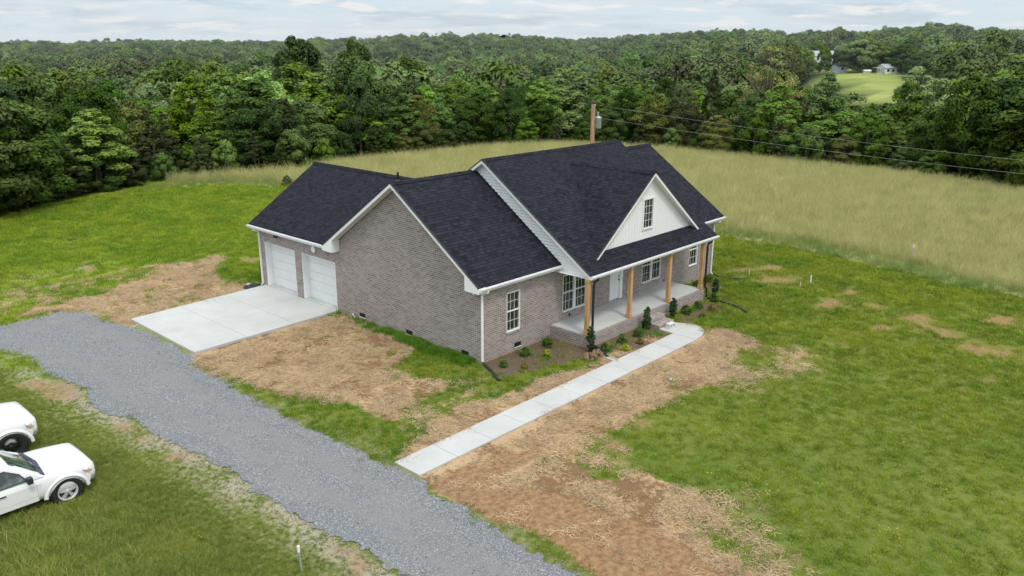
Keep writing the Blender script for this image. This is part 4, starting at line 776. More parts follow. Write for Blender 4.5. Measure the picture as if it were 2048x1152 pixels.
tr.box(a-t_, a-.001, FY-.03, FY, c-t_, d+t_); tr.box(b+.001, b+t_, FY-.03, FY, c-t_, d+t_); tr.box(a, b, FY-.03, FY, d+.001, d+t_); tr.box(a, b, FY-.035, FY, c-t_, c-.001)
tr.build('trim', M['white'], dw)
# brick sills
for a in WIN: sl = MB(); sl.box(a[0]-.02, a[1]+.02, -.03, .05, a[2]-.075, a[2]-.003); sl.build('brick_sill', M['brick'], house)
# --- entrance door
dr = MB(); dr.box(DOOR[0]+.03, 8.55, .05, .09, DOOR[2]+.05, DOOR[3]-.05)
for (a, b) in ((7.9, 8.15), (8.23, 8.48)):
    for (c, d) in ((.75, 1.35), (1.45, 2.05), (2.13, 2.45)): dr.box(a, b, .044, .0495, c, d)
door = dr.build('door', M['white_door'], house, 'white front door', bevel=.003)
kn = MB(); kn.lathe([(0, -.055), (.022, -.05), (.028, -.03), (.018, -.012), (.03, -.008), (.03, 0)], (8.48, .049, 1.42), 'Y', 12); kn.build('handle', M['black'], door); kn = MB(); kn.lathe([(0, -.02), (.03, -.02), (.032, 0)], (8.48, .049, 1.58), 'Y', 12)
kn.build('deadbolt', M['black'], door)
dj = MB(); dj.box(DOOR[0], DOOR[0]+.03, .0, .1, DOOR[2], DOOR[3]); dj.box(8.551, DOOR[1], -.005, .1, DOOR[2]+.03, DOOR[3]); dj.box(DOOR[0]+.03, 8.55, .0, .1, DOOR[3]-.05, DOOR[3])
dj.build('door_frame', M['white'], house, bevel=.004)
th = MB(); th.box(DOOR[0], DOOR[1]-.02, -.04, .1, DOOR[2]-.01, DOOR[2]+.03); th.build('door_sill', M['galv'], house)
# --- garage doors
for (a, b, c, d) in GD:
    g = MB(); nS = 5; H = (d-c-.02)/nS
    for i in range(nS):
        z = c+.02+i*H; g.box(.3, .345, a+.03, b-.03, z+.006, z+H-.004)
        for k in range(4):
            wv = (b-a-.06)/4; y0 = a+.03+k*wv+.07; g.box(.2955, .2995, y0, y0+wv-.14, z+.09, z+H-.09)
    gd = g.build('garage_door', M['white_door'], house, bevel=.003)
    f = MB(); f.box(-.012, .345, b-.03, b, c, d-.03); f.box(-.012, .345, a, a+.03, c, d-.03); f.box(-.012, .345, a, b, d-.0295, d)
    f.build('frame', M['white'], gd, bevel=.003)
    s_ = MB(); s_.box(-.012, .34, a, b, .08, .125); s_.build('sill', M['porchconc'], gd)
# --- foundation vents
def vent(axis_, a, z):
    m_ = MB()
    if axis_ == 'x':
        m_.box(-.012, .02, a, a+.36, z, z+.17, 0); m_.box(-.03, .0, a-.01, a+.37, z-.03, z-.003, 1)
        for k in range(5): m_.box(-.018, -.0125, a+.02, a+.34, z+.02+k*.03, z+.03+k*.03, 0)
    else:
        m_.box(a, a+.36, -.012, .02, z, z+.17, 0); m_.box(a-.01, a+.37, -.03, 0, z-.03, z-.003, 1)
        for k in range(5): m_.box(a+.02, a+.34, -.018, -.0125, z+.02+k*.03, z+.03+k*.03, 0)
    m_.build('foundation_vent', [M['black'], M['white']], house)
vent('x', 6.72, .2); vent('x', 3.75, .17); vent('x', .63, .15); vent('y', 1.79, .165)
# --- small fixtures on the house
m_ = MB(); m_.lathe([(0, -.09), (.1, -.088), (.15, -.075), (.155, -.06), (.12, -.055), (.12, 0)], (0, 10.1, 2.56), 'X', 20); m_.build('round_light', [M['white']], house, 'round white fixture above the second garage door')
m_ = MB()
for yy in (13.06, 12.88): m_.tube([(-.0, 12.97, 2.74), (-.06, 12.97, 2.74), (-.1, yy, 2.7)], .015, 6); m_.lathe([(0, .02), (.035, .02), (.06, -.08), (0, -.08)], (-.12, yy, 2.7), 'Z', 10)
m_.lathe([(0, -.03), (.05, -.03), (.05, 0)], (0, 12.97, 2.74), 'X', 12); m_.build('flood_light', M['black'], house, 'twin black flood light above the first garage door')
m_ = MB(); m_.lathe([(0, -.1), (.035, -.09), (.05, -.05), (.035, -.01), (.03, .0)], (-.28, -.09+.15, 2.775), 'Z', 12); m_.build('eave_camera', M['white'], house)
m_ = MB(); m_.tube([(3.34, 8.35, 5.2), (3.34, 8.35, 5.72)], .055, 12); m_.lathe([(.16, .0), (.07, .09), (.06, .1)], (3.34, 8.35, 5.3), 'Z', 12); m_.build('vent_pipe', M['black'], house)
for q in ((5.05, 5.1, -.04, 0, .62, .72), (9.32, 9.4, -.05, 0, .74, .8), (12.02, 12.08, -.04, 0, .62, .68)): m_ = MB(); m_.box(*q); m_.build('outlet_box', M['black'], house)

# --- porch
PX0, PX1, PY = 3.886, 12.53, -1.86
pb = MB()
pb.poly([(PX0, 0, -.3), (PX0, PY, -.3), (PX0, PY, .5), (PX0, 0, .5)]); pb.poly([(PX0, PY, -.3), (PX1, PY, -.3), (PX1, PY, .5), (PX0, PY, .5)]); pb.poly([(PX1, PY, -.3), (PX1, 0, -.3), (PX1, 0, .5), (PX1, PY, .5)])
pb.poly([(PX0, 0, .5), (PX0, PY, .5), (PX1, PY, .5), (PX1, 0, .5)])
porch = pb.build('porch_base', M['brick'], house)
ps = MB(); 
for a, b in ((PX0+.1, 6.9), (6.91, 9.75), (9.76, PX1-.05)): ps.box(a, b, PY+.12, -.002, .47, .512)
ps.build('porch_floor', M['porchconc'], house)
for px in (3.99, 6.79, 9.69, 12.42):
    p = MB(); p.box(px-.075, px+.075, -1.79, -1.64, .513, 2.72); q = p.build('porch_post', M['wood'], house, bevel=.006)
    c_ = MB(); c_.box(px-.1, px+.1, -1.815, -1.615, .512, .70); c_.build('post_trim', M['wood'], q, bevel=.008); c_ = MB(); c_.box(px-.095, px+.095, -1.81, -1.62, 2.6, 2.719); c_.build('post_trim', M['wood'], q, bevel=.008)
sp = MB(); sp.box(7.63, 8.71, -2.25, PY-.002, -.2, .34); sp.box(7.62, 8.72, -2.66, -2.251, -.2, .17)
sp.build('front_steps', M['brick'], house, 'two brick steps up to the porch', bevel=.006)
# ------------------------------------------------------------------ drain hoses, block and small things in the yard
def hose(path, label, r=.052, cat='drain hose'):
    P = [Vector(p) for p in path]; pts = []
    for i in range(len(P)-1):
        a = P[max(i-1, 0)]; b = P[i]; c = P[i+1]; d = P[min(i+2, len(P)-1)]
        n = max(2, int((c-b).length/.03))
        for k in range(n):
            t = k/n; pts.append(.5*((2*b)+(c-a)*t+(2*a-5*b+4*c-d)*t*t+(3*b-a-3*c+d)*t**3))
    pts.append(P[-1]); mb = MB(); mb.tube(pts, r, 10, ribs=.82)
    return tag(mb.build('drain_hose', M['pipe']), label, cat, 'black corrugated drain hoses')
hose([(.0, -.12, .09), (-.12, -.45, .065), (-.35, -.95, .06), (-.6, -1.35, .06), (-.68, -1.56, .06)], 'short black corrugated drain hose in grass at the near corner downspout')
hose([(4.1, -1.98, .12), (4.06, -2.2, .09), (3.92, -2.6, .08), (3.72, -2.85, .07), (3.66, -2.98, .06)], 'black corrugated drain hose between the near corner post and the walkway')
hose([(12.62, -2.06, .12), (12.7, -2.3, .09), (12.62, -2.75, .07), (12.55, -3.3, .06), (12.3, -3.9, .06), (12.05, -4.25, .05)], 'long black corrugated drain hose in the grass off the far porch corner')
hose([(16.4, -.2, .1), (16.3, -.55, .07), (16.35, -1.0, .06), (16.75, -1.5, .06), (17.1, -1.8, .05)], 'thin black drain hose behind the far end of the house', r=.04)
hose([(-.12, 14.58, .1), (-.35, 14.75, .07), (-.62, 14.9, .07), (-.9, 14.75, .07), (-.88, 14.5, .08), (-.6, 14.42, .1), (-.4, 14.55, .14), (-.38, 14.75, .16)], 'coiled black drain hose beside the garage downspout', r=.055)
mb = MB(); mb.prism([(3.72, -2.95, .0), (3.52, -2.92, .0), (3.42, -3.36, .0), (3.68, -3.38, .0)], (0, 0, .05)); mb.prism([(3.72, -2.95, .0501), (3.70, -2.95, .0501), (3.66, -3.38, .0501), (3.68, -3.38, .0501)], (0, 0, .03)); mb.prism([(3.54, -2.92, .0501), (3.52, -2.92, .0501), (3.42, -3.36, .0501), (3.44, -3.36, .0501)], (0, 0, .03))
tag(mb.build('splash_block', M['conc'], bevel=.006), 'pale splash block at the end of the drain hose beside the walkway', 'splash block')
mb = MB(); mb.prism([(-.75, 14.85, .12), (-.6, 14.95, .12), (-.5, 14.82, .12), (-.66, 14.72, .12)], (0, 0, .05)); tag(mb.build('concrete_scrap', M['conc']), 'small pale lump lying on the coiled hose by the garage', 'lump')
# concrete block with two cores
mb = MB(); bx, by, bz = 7.86, -3.02, .051
L, Wd, H = .4, .2, .2
mb.box(bx, bx+L, by+Wd-.03, by+Wd, bz, bz+H)
# cores face the walkway: front lattice
for a, b in ((0, .035), (.18, .22), (.365, .4)): mb.box(bx+a, bx+b, by, by+Wd-.031, bz, bz+H)
for a, b in ((.036, .179), (.221, .364)):
    mb.box(bx+a, bx+b, by, by+Wd-.031, bz, bz+.035); mb.box(bx+a, bx+b, by, by+Wd-.031, bz+H-.035, bz+H)
tag(mb.build('concrete_block', M['block'], bevel=.003), 'pale concrete block with two holes on the walkway by the steps', 'block')
mb = MB(); mb.tube([(-.05, 7.35, 0), (-.08, 7.36, .13), (-.13, 7.38, .26)], .045, 10); tag(mb.build('pipe_stub', M['white']), 'short white plastic pipe stub leaning at the foot of the gable wall', 'pipe')
def stake(x, y, h, r, mat, label, lean=(0, 0), tip=None):
    e = empty('survey_stake', label, 'stake', (x, y, h1(x, y)))
    mb = MB(); mb.tube([(0, 0, -.1), (lean[0], lean[1], h)], 0, sq=(r, r*.6)); mb.build('stake', mat, e)
    if tip: t = MB(); t.box(lean[0]-r*1.6, lean[0]+r*1.6, lean[1]-r*1.4, lean[1]+r*1.4, h-.14, h+.02); t.build('flag', tip, e)
stake(25.7, -6.66, 1.0, .03, M['galv'], 'tall grey stake standing at the edge of the hay field', (.12, -.02), M['peg'])
stake(18.44, -4.34, .42, .03, M['white'], 'short white stake in the lawn right of the house')
stake(17.43, -4.26, .25, .02, M['peg'], 'low wooden stake near the white one in the lawn')
stake(17.52, -1.57, .4, .015, M['peg'], 'thin wooden stake in the lawn nearest the house')
stake(-11.3, -5.6, .62, .016, M['galv'], 'grey stake with pale tip in tall grass beside the gravel', (-.02, .03), M['white'])
mb = MB(); mb.lathe([(0, 0), (.035, 0), (.035, .1), (.02, .12), (0, .12)], (0, 0, 0), 'X', 10); o = mb.build('litter', [M['teal']]); o.location = (3.4, -5.8, .04); tag(o, 'small teal bit of litter on the straw beyond the walkway', 'litter')
# heap of brown root clods beside the corner post
mb = MB()
bm = bmesh.new()
for k in range(30):
    r = random.uniform(.055, .11); a = random.random()*6.28; d = random.random()**.6*.34
    mt = Matrix.Translation((3.35+d*math.cos(a)*1.3, -2.55+d*math.sin(a)*.7, r*.5+max(0, .12-d*.3)))@Euler((random.random()*6, random.random()*6, 0)).to_matrix().to_4x4()@Matrix.Diagonal((1.5, 1, .7, 1))
    q = bmesh.ops.create_icosphere(bm, subdivisions=2, radius=r, matrix=mt)
    for vv in q['verts']: vv.co += noise.noise_vector(vv.co*22)*r*.5
me = bpy.data.meshes.new('soil_heap'); bm.to_mesh(me); bm.free(); me.materials.append(M['clod']); o = bpy.data.objects.new('soil_heap', me); COL.objects.link(o)
tag(o, 'heap of dry brown clods beside the near corner of the porch', 'soil heap')

# ------------------------------------------------------------------ leaves
def quads_mesh(name, C_, U_, V_, shade, mat, extra=None, nrm=None):
    """one mesh from N leaf quads (centre, half axes)"""
    n = len(C_); v = np.stack([C_-U_, C_-V_*.9+U_*.15, C_+U_, C_+V_*.9+U_*.15], 1).reshape(-1, 3)
    sh = np.repeat(shade, 4); q = np.arange(4*n, dtype=np.int32); mi = np.zeros(n, np.int32)
    ls = np.arange(0, 4*n, 4, dtype=np.int32)
    if extra is not None:
        ev, ef = extra; off = len(v); v = np.concatenate([v, ev]); sh = np.concatenate([sh, np.zeros(len(ev))])
        eq = np.array([i+off for f in ef for i in f], np.int32); ls = np.concatenate([ls, 4*n+np.arange(0, len(eq), 4, dtype=np.int32)])
        q = np.concatenate([q, eq]); mi = np.concatenate([mi, np.ones(len(ef), np.int32)])
    me = bpy.data.meshes.new(name); me.vertices.add(len(v)); me.vertices.foreach_set('co', v.astype(np.float32).reshape(-1))
    me.loops.add(len(q)); me.loops.foreach_set('vertex_index', q); me.polygons.add(len(ls)); me.polygons.foreach_set('loop_start', ls)
    me.update(calc_edges=True)
    me.polygons.foreach_set('material_index', mi)
    a = me.attributes.new('leaf', 'FLOAT', 'POINT'); a.data.foreach_set('value', sh.astype(np.float32))
    me.materials.append(mat); 
    if extra is not None: me.materials.append(M['bark'])
    if nrm is not None:
        nv = np.repeat(nrm, 4, 0)
        if extra is not None: nv = np.concatenate([nv, np.zeros((len(extra[0]), 3))])
        me.normals_split_custom_set_from_vertices(nv.tolist())
    return me
def unit(a): return a/(np.linalg.norm(a, axis=-1, keepdims=True)+1e-9)
def tube_np(paths):
    vs = []; fs = []
    for P, r0, r1 in paths:
        P = np.array(P, float); n = len(P); k = 5
        for i in range(n):
            t = unit(P[min(i+1, n-1)]-P[max(i-1, 0)]); a = unit(np.cross(t, [.3, 1, .1])); b = np.cross(t, a); r = r0+(r1-r0)*i/(n-1)
            for j in range(k): vs.append(P[i]+(a*math.cos(6.283*j/k)+b*math.sin(6.283*j/k))*r)
        base = len(vs)-n*k
        for i in range(n-1):
            for j in range(k): fs.append((base+i*k+j, base+i*k+(j+1) % k, base+(i+1)*k+(j+1) % k, base+(i+1)*k+j))
    return np.array(vs), fs
def crown(kind, seed, nl, ls, Rr, H):
    """leaf positions in clumps filling a crown of radius Rr between z=0 and H"""
    r = np.random.default_rng(seed)
    prof = {  # radius against height, fraction
     'round': ([0, .08, .2, .45, .7, .88, 1], [.35, .7, .92, 1., .85, .55, .12]),
     'tall': ([0, .1, .3, .5, .75, .92, 1], [.45, .8, 1., .92, .68, .38, .08]),
     'cone': ([0, .06, .2, .5, .8, 1], [.6, .95, 1., .72, .38, .06]),
     'bush': ([0, .15, .4, .7, .9, 1], [.9, 1., .95, .75, .45, .15]),
     'col': ([0, .05, .5, .85, 1], [.7, 1., 1., .8, .3]),
     'dome': ([0, .1, .4, .7, .9, 1], [.8, 1., 1., .8, .5, .12]),
     'wispy': ([0, .1, .3, .6, .85, 1], [.3, .6, .95, 1., .7, .2])}[kind]
    nc = {'round': 62, 'col': 40, 'tall': 80, 'cone': 90, 'bush': 46, 'wispy': 60, 'dome': 15}[kind]
    z = r.random(nc)**.8; pr = np.interp(z, *prof); ang = (np.arange(nc)*2.399+r.normal(size=nc)*.35)
    rad = pr*Rr*(.55+.3*r.random(nc)); cr = (.15+.20*r.random(nc))*Rr*{'cone': .6, 'col': 2.4, 'wispy': .7, 'dome': 1.45, 'tall': .95}.get(kind, 1.)*(.55+.45*pr)
    cc = np.stack([rad*np.cos(ang), rad*np.sin(ang), z*(H-cr*.7)+cr*.15], 1)
    w = cr**2; idx = r.choice(nc, nl, p=w/w.sum())
    d = unit(r.normal(size=(nl, 3))); d[:, 2] = np.where(r.random(nl) < .75, abs(d[:, 2]), d[:, 2]*.7)
    cen = np.array([0, 0, H*.38]); out = unit((cc[idx]-cen)*np.array([1, 1, .8]))
    d = unit(d+out*.7*(r.random((nl, 1))))
    jag = .62+.56*r.random((nl, 1))**1.3
    p = cc[idx]+d*cr[idx, None]*jag*np.array([1, 1, .85])
    n = unit(d*1.0+np.array([0, 0, .35])+r.normal(size=(nl, 3))*.42)
    a = unit(np.cross(n, r.normal(size=(nl, 3)))); b = np.cross(n, a); s = ls*(.5+.8*r.random((nl, 1)))
    clump = r.random(nc)
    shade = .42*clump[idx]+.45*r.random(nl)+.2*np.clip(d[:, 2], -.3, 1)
    k_ = .95 if kind == 'dome' else .55; nrm = unit(d*(1.35-k_)+out*k_+n*.3+np.array([0, 0, .12]))
    return p, a*s, b*s*.8, np.clip(shade, 0, 1), cc, nrm
KIND = {0: 'round', 1: 'round', 2: 'tall', 3: 'round', 4: 'cone', 5: 'tall', 6: 'bush', 7: 'wispy', 8: 'round', 9: 'round'}
def make_crown(k, seed, nl, ls, Rr, H, name='crown', branches=False, kind=None):
    p, u, v, s, cc, nn = crown(kind or KIND[k], seed, nl, ls, Rr, H)
    ex = None
    if branches:
        r = np.random.default_rng(seed+99)
        ex = tube_np([([(0, 0, c[2]*.35), (c[0]*.4, c[1]*.4, c[2]*.62), (c[0]*.8, c[1]*.8, c[2]*.92), tuple(c)], .06, .015) for c in cc[::2 if KIND[k] != 'wispy' else 1]])
    return quads_mesh(name, p, u, v, s, LEAF[k], ex, nn)
def trunk_mesh(H, r0, seed):
    r = random.Random(seed); pts = []; x = y = 0
    for i in range(7):
        pts.append((x, y, H*i/6)); x += r.uniform(-.12, .12); y += r.uniform(-.12, .12)
    v, f = tube_np([(pts, r0, r0*.25)]+[([(0, 0, H*.25+i*.5), (math.cos(a)*.5, math.sin(a)*.5, H*.35+i*.5), (math.cos(a)*1.3, math.sin(a)*1.3, H*.5+i*.5)], r0*.4, .03) for i, a in enumerate((.3, 2.2, 4.4))])
    me = bpy.data.meshes.new('trunk'); me.from_pydata(v.tolist(), [], f); me.materials.append(M['bark'])
    me.polygons.foreach_set('use_smooth', [True]*len(me.polygons)); return me
DIMS = {0: (3., 8.), 1: (3., 8.), 2: (2.6, 10.), 3: (3., 8.), 4: (2.1, 7.), 5: (2.6, 9.5), 6: (2.6, 4.2), 7: (3.2, 10.), 8: (3.2, 8.5), 9: (3.2, 8.5)}
NL = {0: 15000, 1: 15000, 2: 16000, 3: 12500, 4: 14000, 5: 15000, 6: 10000, 7: 9000, 8: 15000, 9: 15000}
LS = {0: .13, 1: .125, 2: .125, 3: .12, 4: .10, 5: .135, 6: .13, 7: .08, 8: .125, 9: .125}
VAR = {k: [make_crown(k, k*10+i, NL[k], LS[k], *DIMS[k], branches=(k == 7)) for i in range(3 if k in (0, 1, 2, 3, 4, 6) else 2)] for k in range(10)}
HILL = {k: [make_crown(k, 400+k*10+i, 9000, .30, 6., 10., kind='round') for i in range(2)] for k in (0, 1, 3, 5, 8)}
TRK = [trunk_mesh(6., .16, i) for i in range(3)]
KW = {0: ('round mid green tree', 'broadleaf_tree'), 1: ('dense dark green tree', 'broadleaf_tree'), 2: ('tall light green tree', 'broadleaf_tree'), 3: ('olive brown green tree', 'broadleaf_tree'), 4: ('dark brownish cedar', 'cedar_tree'), 5: ('bright yellow green tree', 'broadleaf_tree'), 6: ('low bright green bushy tree', 'young_tree'), 7: ('sparse wispy grey brown tree', 'broadleaf_tree'), 8: ('pale silvery green tree', 'broadleaf_tree'), 9: ('tree with creamy pale blooms', 'broadleaf_tree')}
def zone(u):
    for lim, s in ((110, 'at the far left'), (330, 'behind the left lawn'), (480, 'left of the garage roof'), (650, 'behind the garage roof'), (880, 'above the garage ridge'), (1080, 'behind the gable peak'), (1300, 'near the utility pole'), (1480, 'right of the main roof'), (1660, 'behind the power lines'), (1860, 'below the hillside meadow'), (5000, 'at the far right')):
        if u < lim: return s
ucol = lambda x, y: 1024+1637*math.tan(math.atan2((x-CX)*math.cos(YAW)+(y-CY)*math.sin(YAW), -(x-CX)*math.sin(YAW)+(y-CY)*math.cos(YAW)))
treecount = 0
def tree(x, y, top, rad, k, grp, where, low=.25, hill=False):
    global treecount
    g = h1(x, y); H = max(2.2, top-g); R0, H0 = (6., 10.) if hill else DIMS[k]
    word, nm = KW[k]; H = H*1.06; rad = min(rad, H*.48) if not hill else rad
    c0 = low; sx = rad/R0; sz = (H-c0)/H0
    me = random.choice(HILL[k] if hill else VAR[k]); rot = random.random()*6.28
    e = empty(nm, word+' '+where, 'tree', (x, y, g), rot, word+' '+where)
    c = bpy.data.objects.new('crown', me); COL.objects.link(c); c.parent = e; c.location = (0, 0, c0); c.scale = (sx, sx*random.uniform(.9, 1.1), sz)
    t = bpy.data.objects.new('trunk', random.choice(TRK)); COL.objects.link(t); t.parent = e; t.scale = (sx, sx, H*.75/6); treecount += 1
    return e
placed = []
for u, x, y, top, rad, k in TREES:
    far = math.hypot(x-CX, y-CY) > 250
    where = 'by the distant houses on the hill' if far else ('standing on the slope beyond the wood' if math.hypot(x-CX, y-CY) > 170 else 'rising tall '+zone(u))
    tree(x, y, top, rad*(1.05 if far else 1.0 if k == 7 else 1.45), k, 'trees on the far hillside' if far else 'tall trees of the wood '+zone(u), where, low=1. if far else .3, hill=far); placed.append((x, y, rad))
# profile of tops so that fillers stay lower
PU = sorted([(t[0], t[3]) for t in TREES if math.hypot(t[1]-CX, t[2]-CY) < 150])
def toprow(x, y, z):
    d = Vector((x-CX, y-CY, z-CZ)); p = R(CAM['pitch'])
    f = Vector((-math.sin(YAW)*math.cos(p), math.cos(YAW)*math.cos(p), math.sin(p))); r = Vector((math.cos(YAW), math.sin(YAW), 0)); up = r.cross(f)
    return 576-1637*d.dot(up)/d.dot(f)
def capz(x, y, row):
    z = 30.
    for _ in range(60):
        if toprow(x, y, z) >= row: break
        z -= .5
    return z
# understorey right at the wood's edge
Ls = 0; i = 0; E2 = [Vector(p) for p in EDGE]; rr = random.Random(11)
row = 0
for off0, off1, stp, hh, kinds in ((.8, 2.2, 3.4, (1.8, 3.9), (6, 4, 1, 0, 1, 3, 4)), (3.5, 6.5, 3.6, (4.5, 7.6), (1, 4, 0, 2, 3, 1, 0, 1))):
    for a, b in zip(E2[:-1], E2[1:]):
        L = (b-a).length; d = (b-a)/L; nrm = Vector((-d.y, d.x))
        mid = (a+b)/2
        if pip(YARD, np.array([mid.x+nrm.x]), np.array([mid.y+nrm.y]))[0]: nrm = -nrm
        s = rr.random()*stp
        while s < L:
            p = a+d*s+nrm*rr.uniform(off0, off1); u = ucol(p.x, p.y); dist = math.hypot(p.x-CX, p.y-CY)
            front = (p.x-CX)*-math.sin(YAW)+(p.y-CY)*math.cos(YAW) > 5
            if -260 < u < 2300 and front:
                k = rr.choice(kinds); g = h1(p.x, p.y); H = rr.uniform(*hh)*(1.15 if u > 1300 else 1.)*(1.25 if u < 250 else 1)
                tree(p.x, p.y, g+H, rr.uniform(1.6, 2.6)*(.8 if k == 4 else 1.15), k, 'low growth along the wood edge '+zone(u), 'at the wood edge '+zone(u), low=-.1)
            s += stp*rr.uniform(.75, 1.25)
# second belt, higher, behind them
tries = 0; mid_n = 0
def meadow_low(u): return np.interp(u, [1585, 1600, 1640, 1690, 1735, 1765, 1785, 1815, 1830], [60, 140, 158, 176, 197, 199, 185, 160, 60])
while mid_n < 105 and tries < 6000:
    tries += 1
    d = 70+rr.random()**.8*75; u = rr.uniform(-250, 2300); az = math.atan((u-1024)/1637)
    fx, fy = -math.sin(YAW), math.cos(YAW); rx, ry = math.cos(YAW), math.sin(YAW)
    x = CX+d*(fx*math.cos(az)+rx*math.sin(az)); y = CY+d*(fy*math.cos(az)+ry*math.sin(az))
    if pip(YARD, np.array([x]), np.array([y]))[0]: continue
    s = float(segdist(EX, np.array([x]), np.array([y]))[0])
    if s < 6: continue
    if any((x-a)**2+(y-b)**2 < (3.0+.45*c)**2 for a, b, c in placed): continue
    k = rr.choice((0, 1, 2, 0, 1, 3, 2, 0, 5, 8, 1)); g = h1(x, y); H = rr.uniform(9, 13.5)
    rowlim = 148+rr.random()*40 + (30 if 1330 < u < 1800 else 0) - (10 if s > 40 else 0)
    if 1540 < u < 1870: rowlim = max(rowlim, max(meadow_low(u-45), meadow_low(u), meadow_low(u+45))+rr.uniform(4, 30))
    z = min(g+H, capz(x, y, rowlim))
    tree(x, y, z, rr.uniform(3.0, 4.8), k, 'trees of the wood '+zone(u), 'in the wood '+zone(u), low=.5); placed.append((x, y, 3.)); mid_n += 1
print('individual trees', treecount)

# ------------------------------------------------------------------ scattering of uncountable stuff
def proto_coll(name, meshes):
    c = bpy.data.collections.new(name)
    for i, me in enumerate(meshes):
        o = bpy.data.objects.new(name+'_source', me); c.objects.link(o)
    return c
def scatter(name, label, coll, pts, rot, scl):
    n = len(pts); me = bpy.data.meshes.new(name); me.vertices.add(n); me.vertices.foreach_set('co', np.asarray(pts, np.float32).reshape(-1))
    a = me.attributes.new('rot', 'FLOAT_VECTOR', 'POINT'); a.data.foreach_set('vector', np.asarray(rot, np.float32).reshape(-1))
    a = me.attributes.new('scl', 'FLOAT_VECTOR', 'POINT'); a.data.foreach_set('vector', np.asarray(scl, np.float32).reshape(-1))
    o = bpy.data.objects.new(name, me); COL.objects.link(o)
    ng = bpy.data.node_groups.new(name, 'GeometryNodeTree')
    ng.interface.new_socket(name='Geometry', in_out='INPUT', socket_type='NodeSocketGeometry'); ng.interface.new_socket(name='Geometry', in_out='OUTPUT', socket_type='NodeSocketGeometry')
    N = ng.nodes; gi = N.new('NodeGroupInput'); go = N.new('NodeGroupOutput'); iop = N.new('GeometryNodeInstanceOnPoints')
    ci = N.new('GeometryNodeCollectionInfo'); ci.inputs['Collection'].default_value = coll; ci.inputs['Separate Children'].default_value = True; ci.inputs['Reset Children'].default_value = True
    ra = N.new('GeometryNodeInputNamedAttribute'); ra.data_type = 'FLOAT_VECTOR'; ra.inputs[0].default_value = 'rot'
    sa = N.new('GeometryNodeInputNamedAttribute'); sa.data_type = 'FLOAT_VECTOR'; sa.inputs[0].default_value = 'scl'
    L = ng.links; L.new(gi.outputs[0], iop.inputs['Points']); L.new(ci.outputs[0], iop.inputs['Instance']); iop.inputs['Pick Instance'].default_value = True
    L.new(ra.outputs[0], iop.inputs['Rotation']); L.new(sa.outputs[0], iop.inputs['Scale']); L.new(iop.outputs[0], go.inputs[0])
    m = o.modifiers.new('scatter', 'NODES'); m.node_group = ng
    tag(o, label, kind='stuff'); return o
def blades(n, rad, h0, h1_, w, lean, mat, seed, seg=2):
    r = np.random.default_rng(seed); V = []; F = []; SH = []
    for i in range(n):
        a = r.random()*6.283; d = rad*r.random()**.5; bx, by = d*math.cos(a), d*math.sin(a); h = r.uniform(h0, h1_); yaw = r.random()*6.283
        lx, ly = (math.cos(a)*.6+r.normal()*.6)*lean*h, (math.sin(a)*.6+r.normal()*.6)*lean*h; cx_, cy_ = math.cos(yaw)*w/2, math.sin(yaw)*w/2; s = r.random()
        b = len(V)
        V += [(bx-cx_, by-cy_, 0), (bx+cx_, by+cy_, 0), (bx+lx*.35+cx_*.8, by+ly*.35+cy_*.8, h*.6), (bx+lx*.35-cx_*.8, by+ly*.35-cy_*.8, h*.6), (bx+lx, by+ly, h)]
        F += [(b, b+1, b+2, b+3), (b+3, b+2, b+4)]; SH += [s]*5
    me = bpy.data.meshes.new('blades'); me.from_pydata(V, [], F); at = me.attributes.new('leaf', 'FLOAT', 'POINT'); at.data.foreach_set('value', SH); me.materials.append(mat); return me
def sample(n, x0, x1, y0, y1, wfun, seed):
    r = np.random.default_rng(seed); X = r.uniform(x0, x1, n); Y = r.uniform(y0, y1, n)
    dx, dy = X-CX, Y-CY; fz = dx*-math.sin(YAW)+dy*math.cos(YAW); sd_ = dx*math.cos(YAW)+dy*math.sin(YAW)
    keep = (fz > 4) & (abs(sd_) < fz*.72+4) & (r.random(n) < wfun(X, Y)); return X[keep], Y[keep], r
def lay(name, label, coll, X, Y, r, smin, smax, zs=(.8, 1.2), tilt=.15, sf=None):
    n = len(X); Z = hgt(X, Y); s = r.uniform(smin, smax, n)
    if sf is not None: s = s*sf
    rot = np.stack([r.normal(size=n)*tilt, r.normal(size=n)*tilt, r.random(n)*6.283], 1); sc = np.stack([s, s, s*r.uniform(*zs, n)], 1)
    print(name, n); return scatter(name, label, coll, np.stack([X, Y, Z], 1), rot, sc)
def hard(X, Y): return (segdist(WALK, X, Y, True) > .1)*(~pip(WALK, X, Y))*(segdist(DRIVE, X, Y, True) > .08)*(~pip(DRIVE, X, Y))*np.clip(1-look('road', X, Y)*1.15, 0, 1)*(look('walk', X, Y) < .5)*(look('drive', X, Y) < .5)*(look('house', X, Y) < .5)
# distance-thinned weight
dw_ = lambda X, Y: np.hypot(X-CX, Y-CY)
cl = proto_coll('lawn_tuft', [blades(34, .13, .03, .08, .011, .7, M['lawn'], i) for i in range(4)])
def wl(X, Y):
    w = hard(X, Y)*(1-look('strawm', X, Y)*.97)*(1-look('dirtm', X, Y))*(1-look('mulch', X, Y)*.9)*(1-look('hay', X, Y))*look('yard', X, Y)*(1-look('rough', X, Y))*(1-np.clip(look('barem', X, Y)*1.2, 0, 1))*(1-.6*look('faintm', X, Y))*(1-look('dark', X, Y))*(1-.6*look('halo', X, Y))*(1-.8*look('fringe', X, Y))
    return w*np.clip(30/dw_(X, Y), .35, 1)
X, Y, r = sample(330000, -34, 62, -32, 60, wl, 1); lay('lawn_grass', 'short mown green grass around the house', cl, X, Y, r, .7, 1.5, sf=np.clip(dw_(X, Y)/28, .85, 2.0))
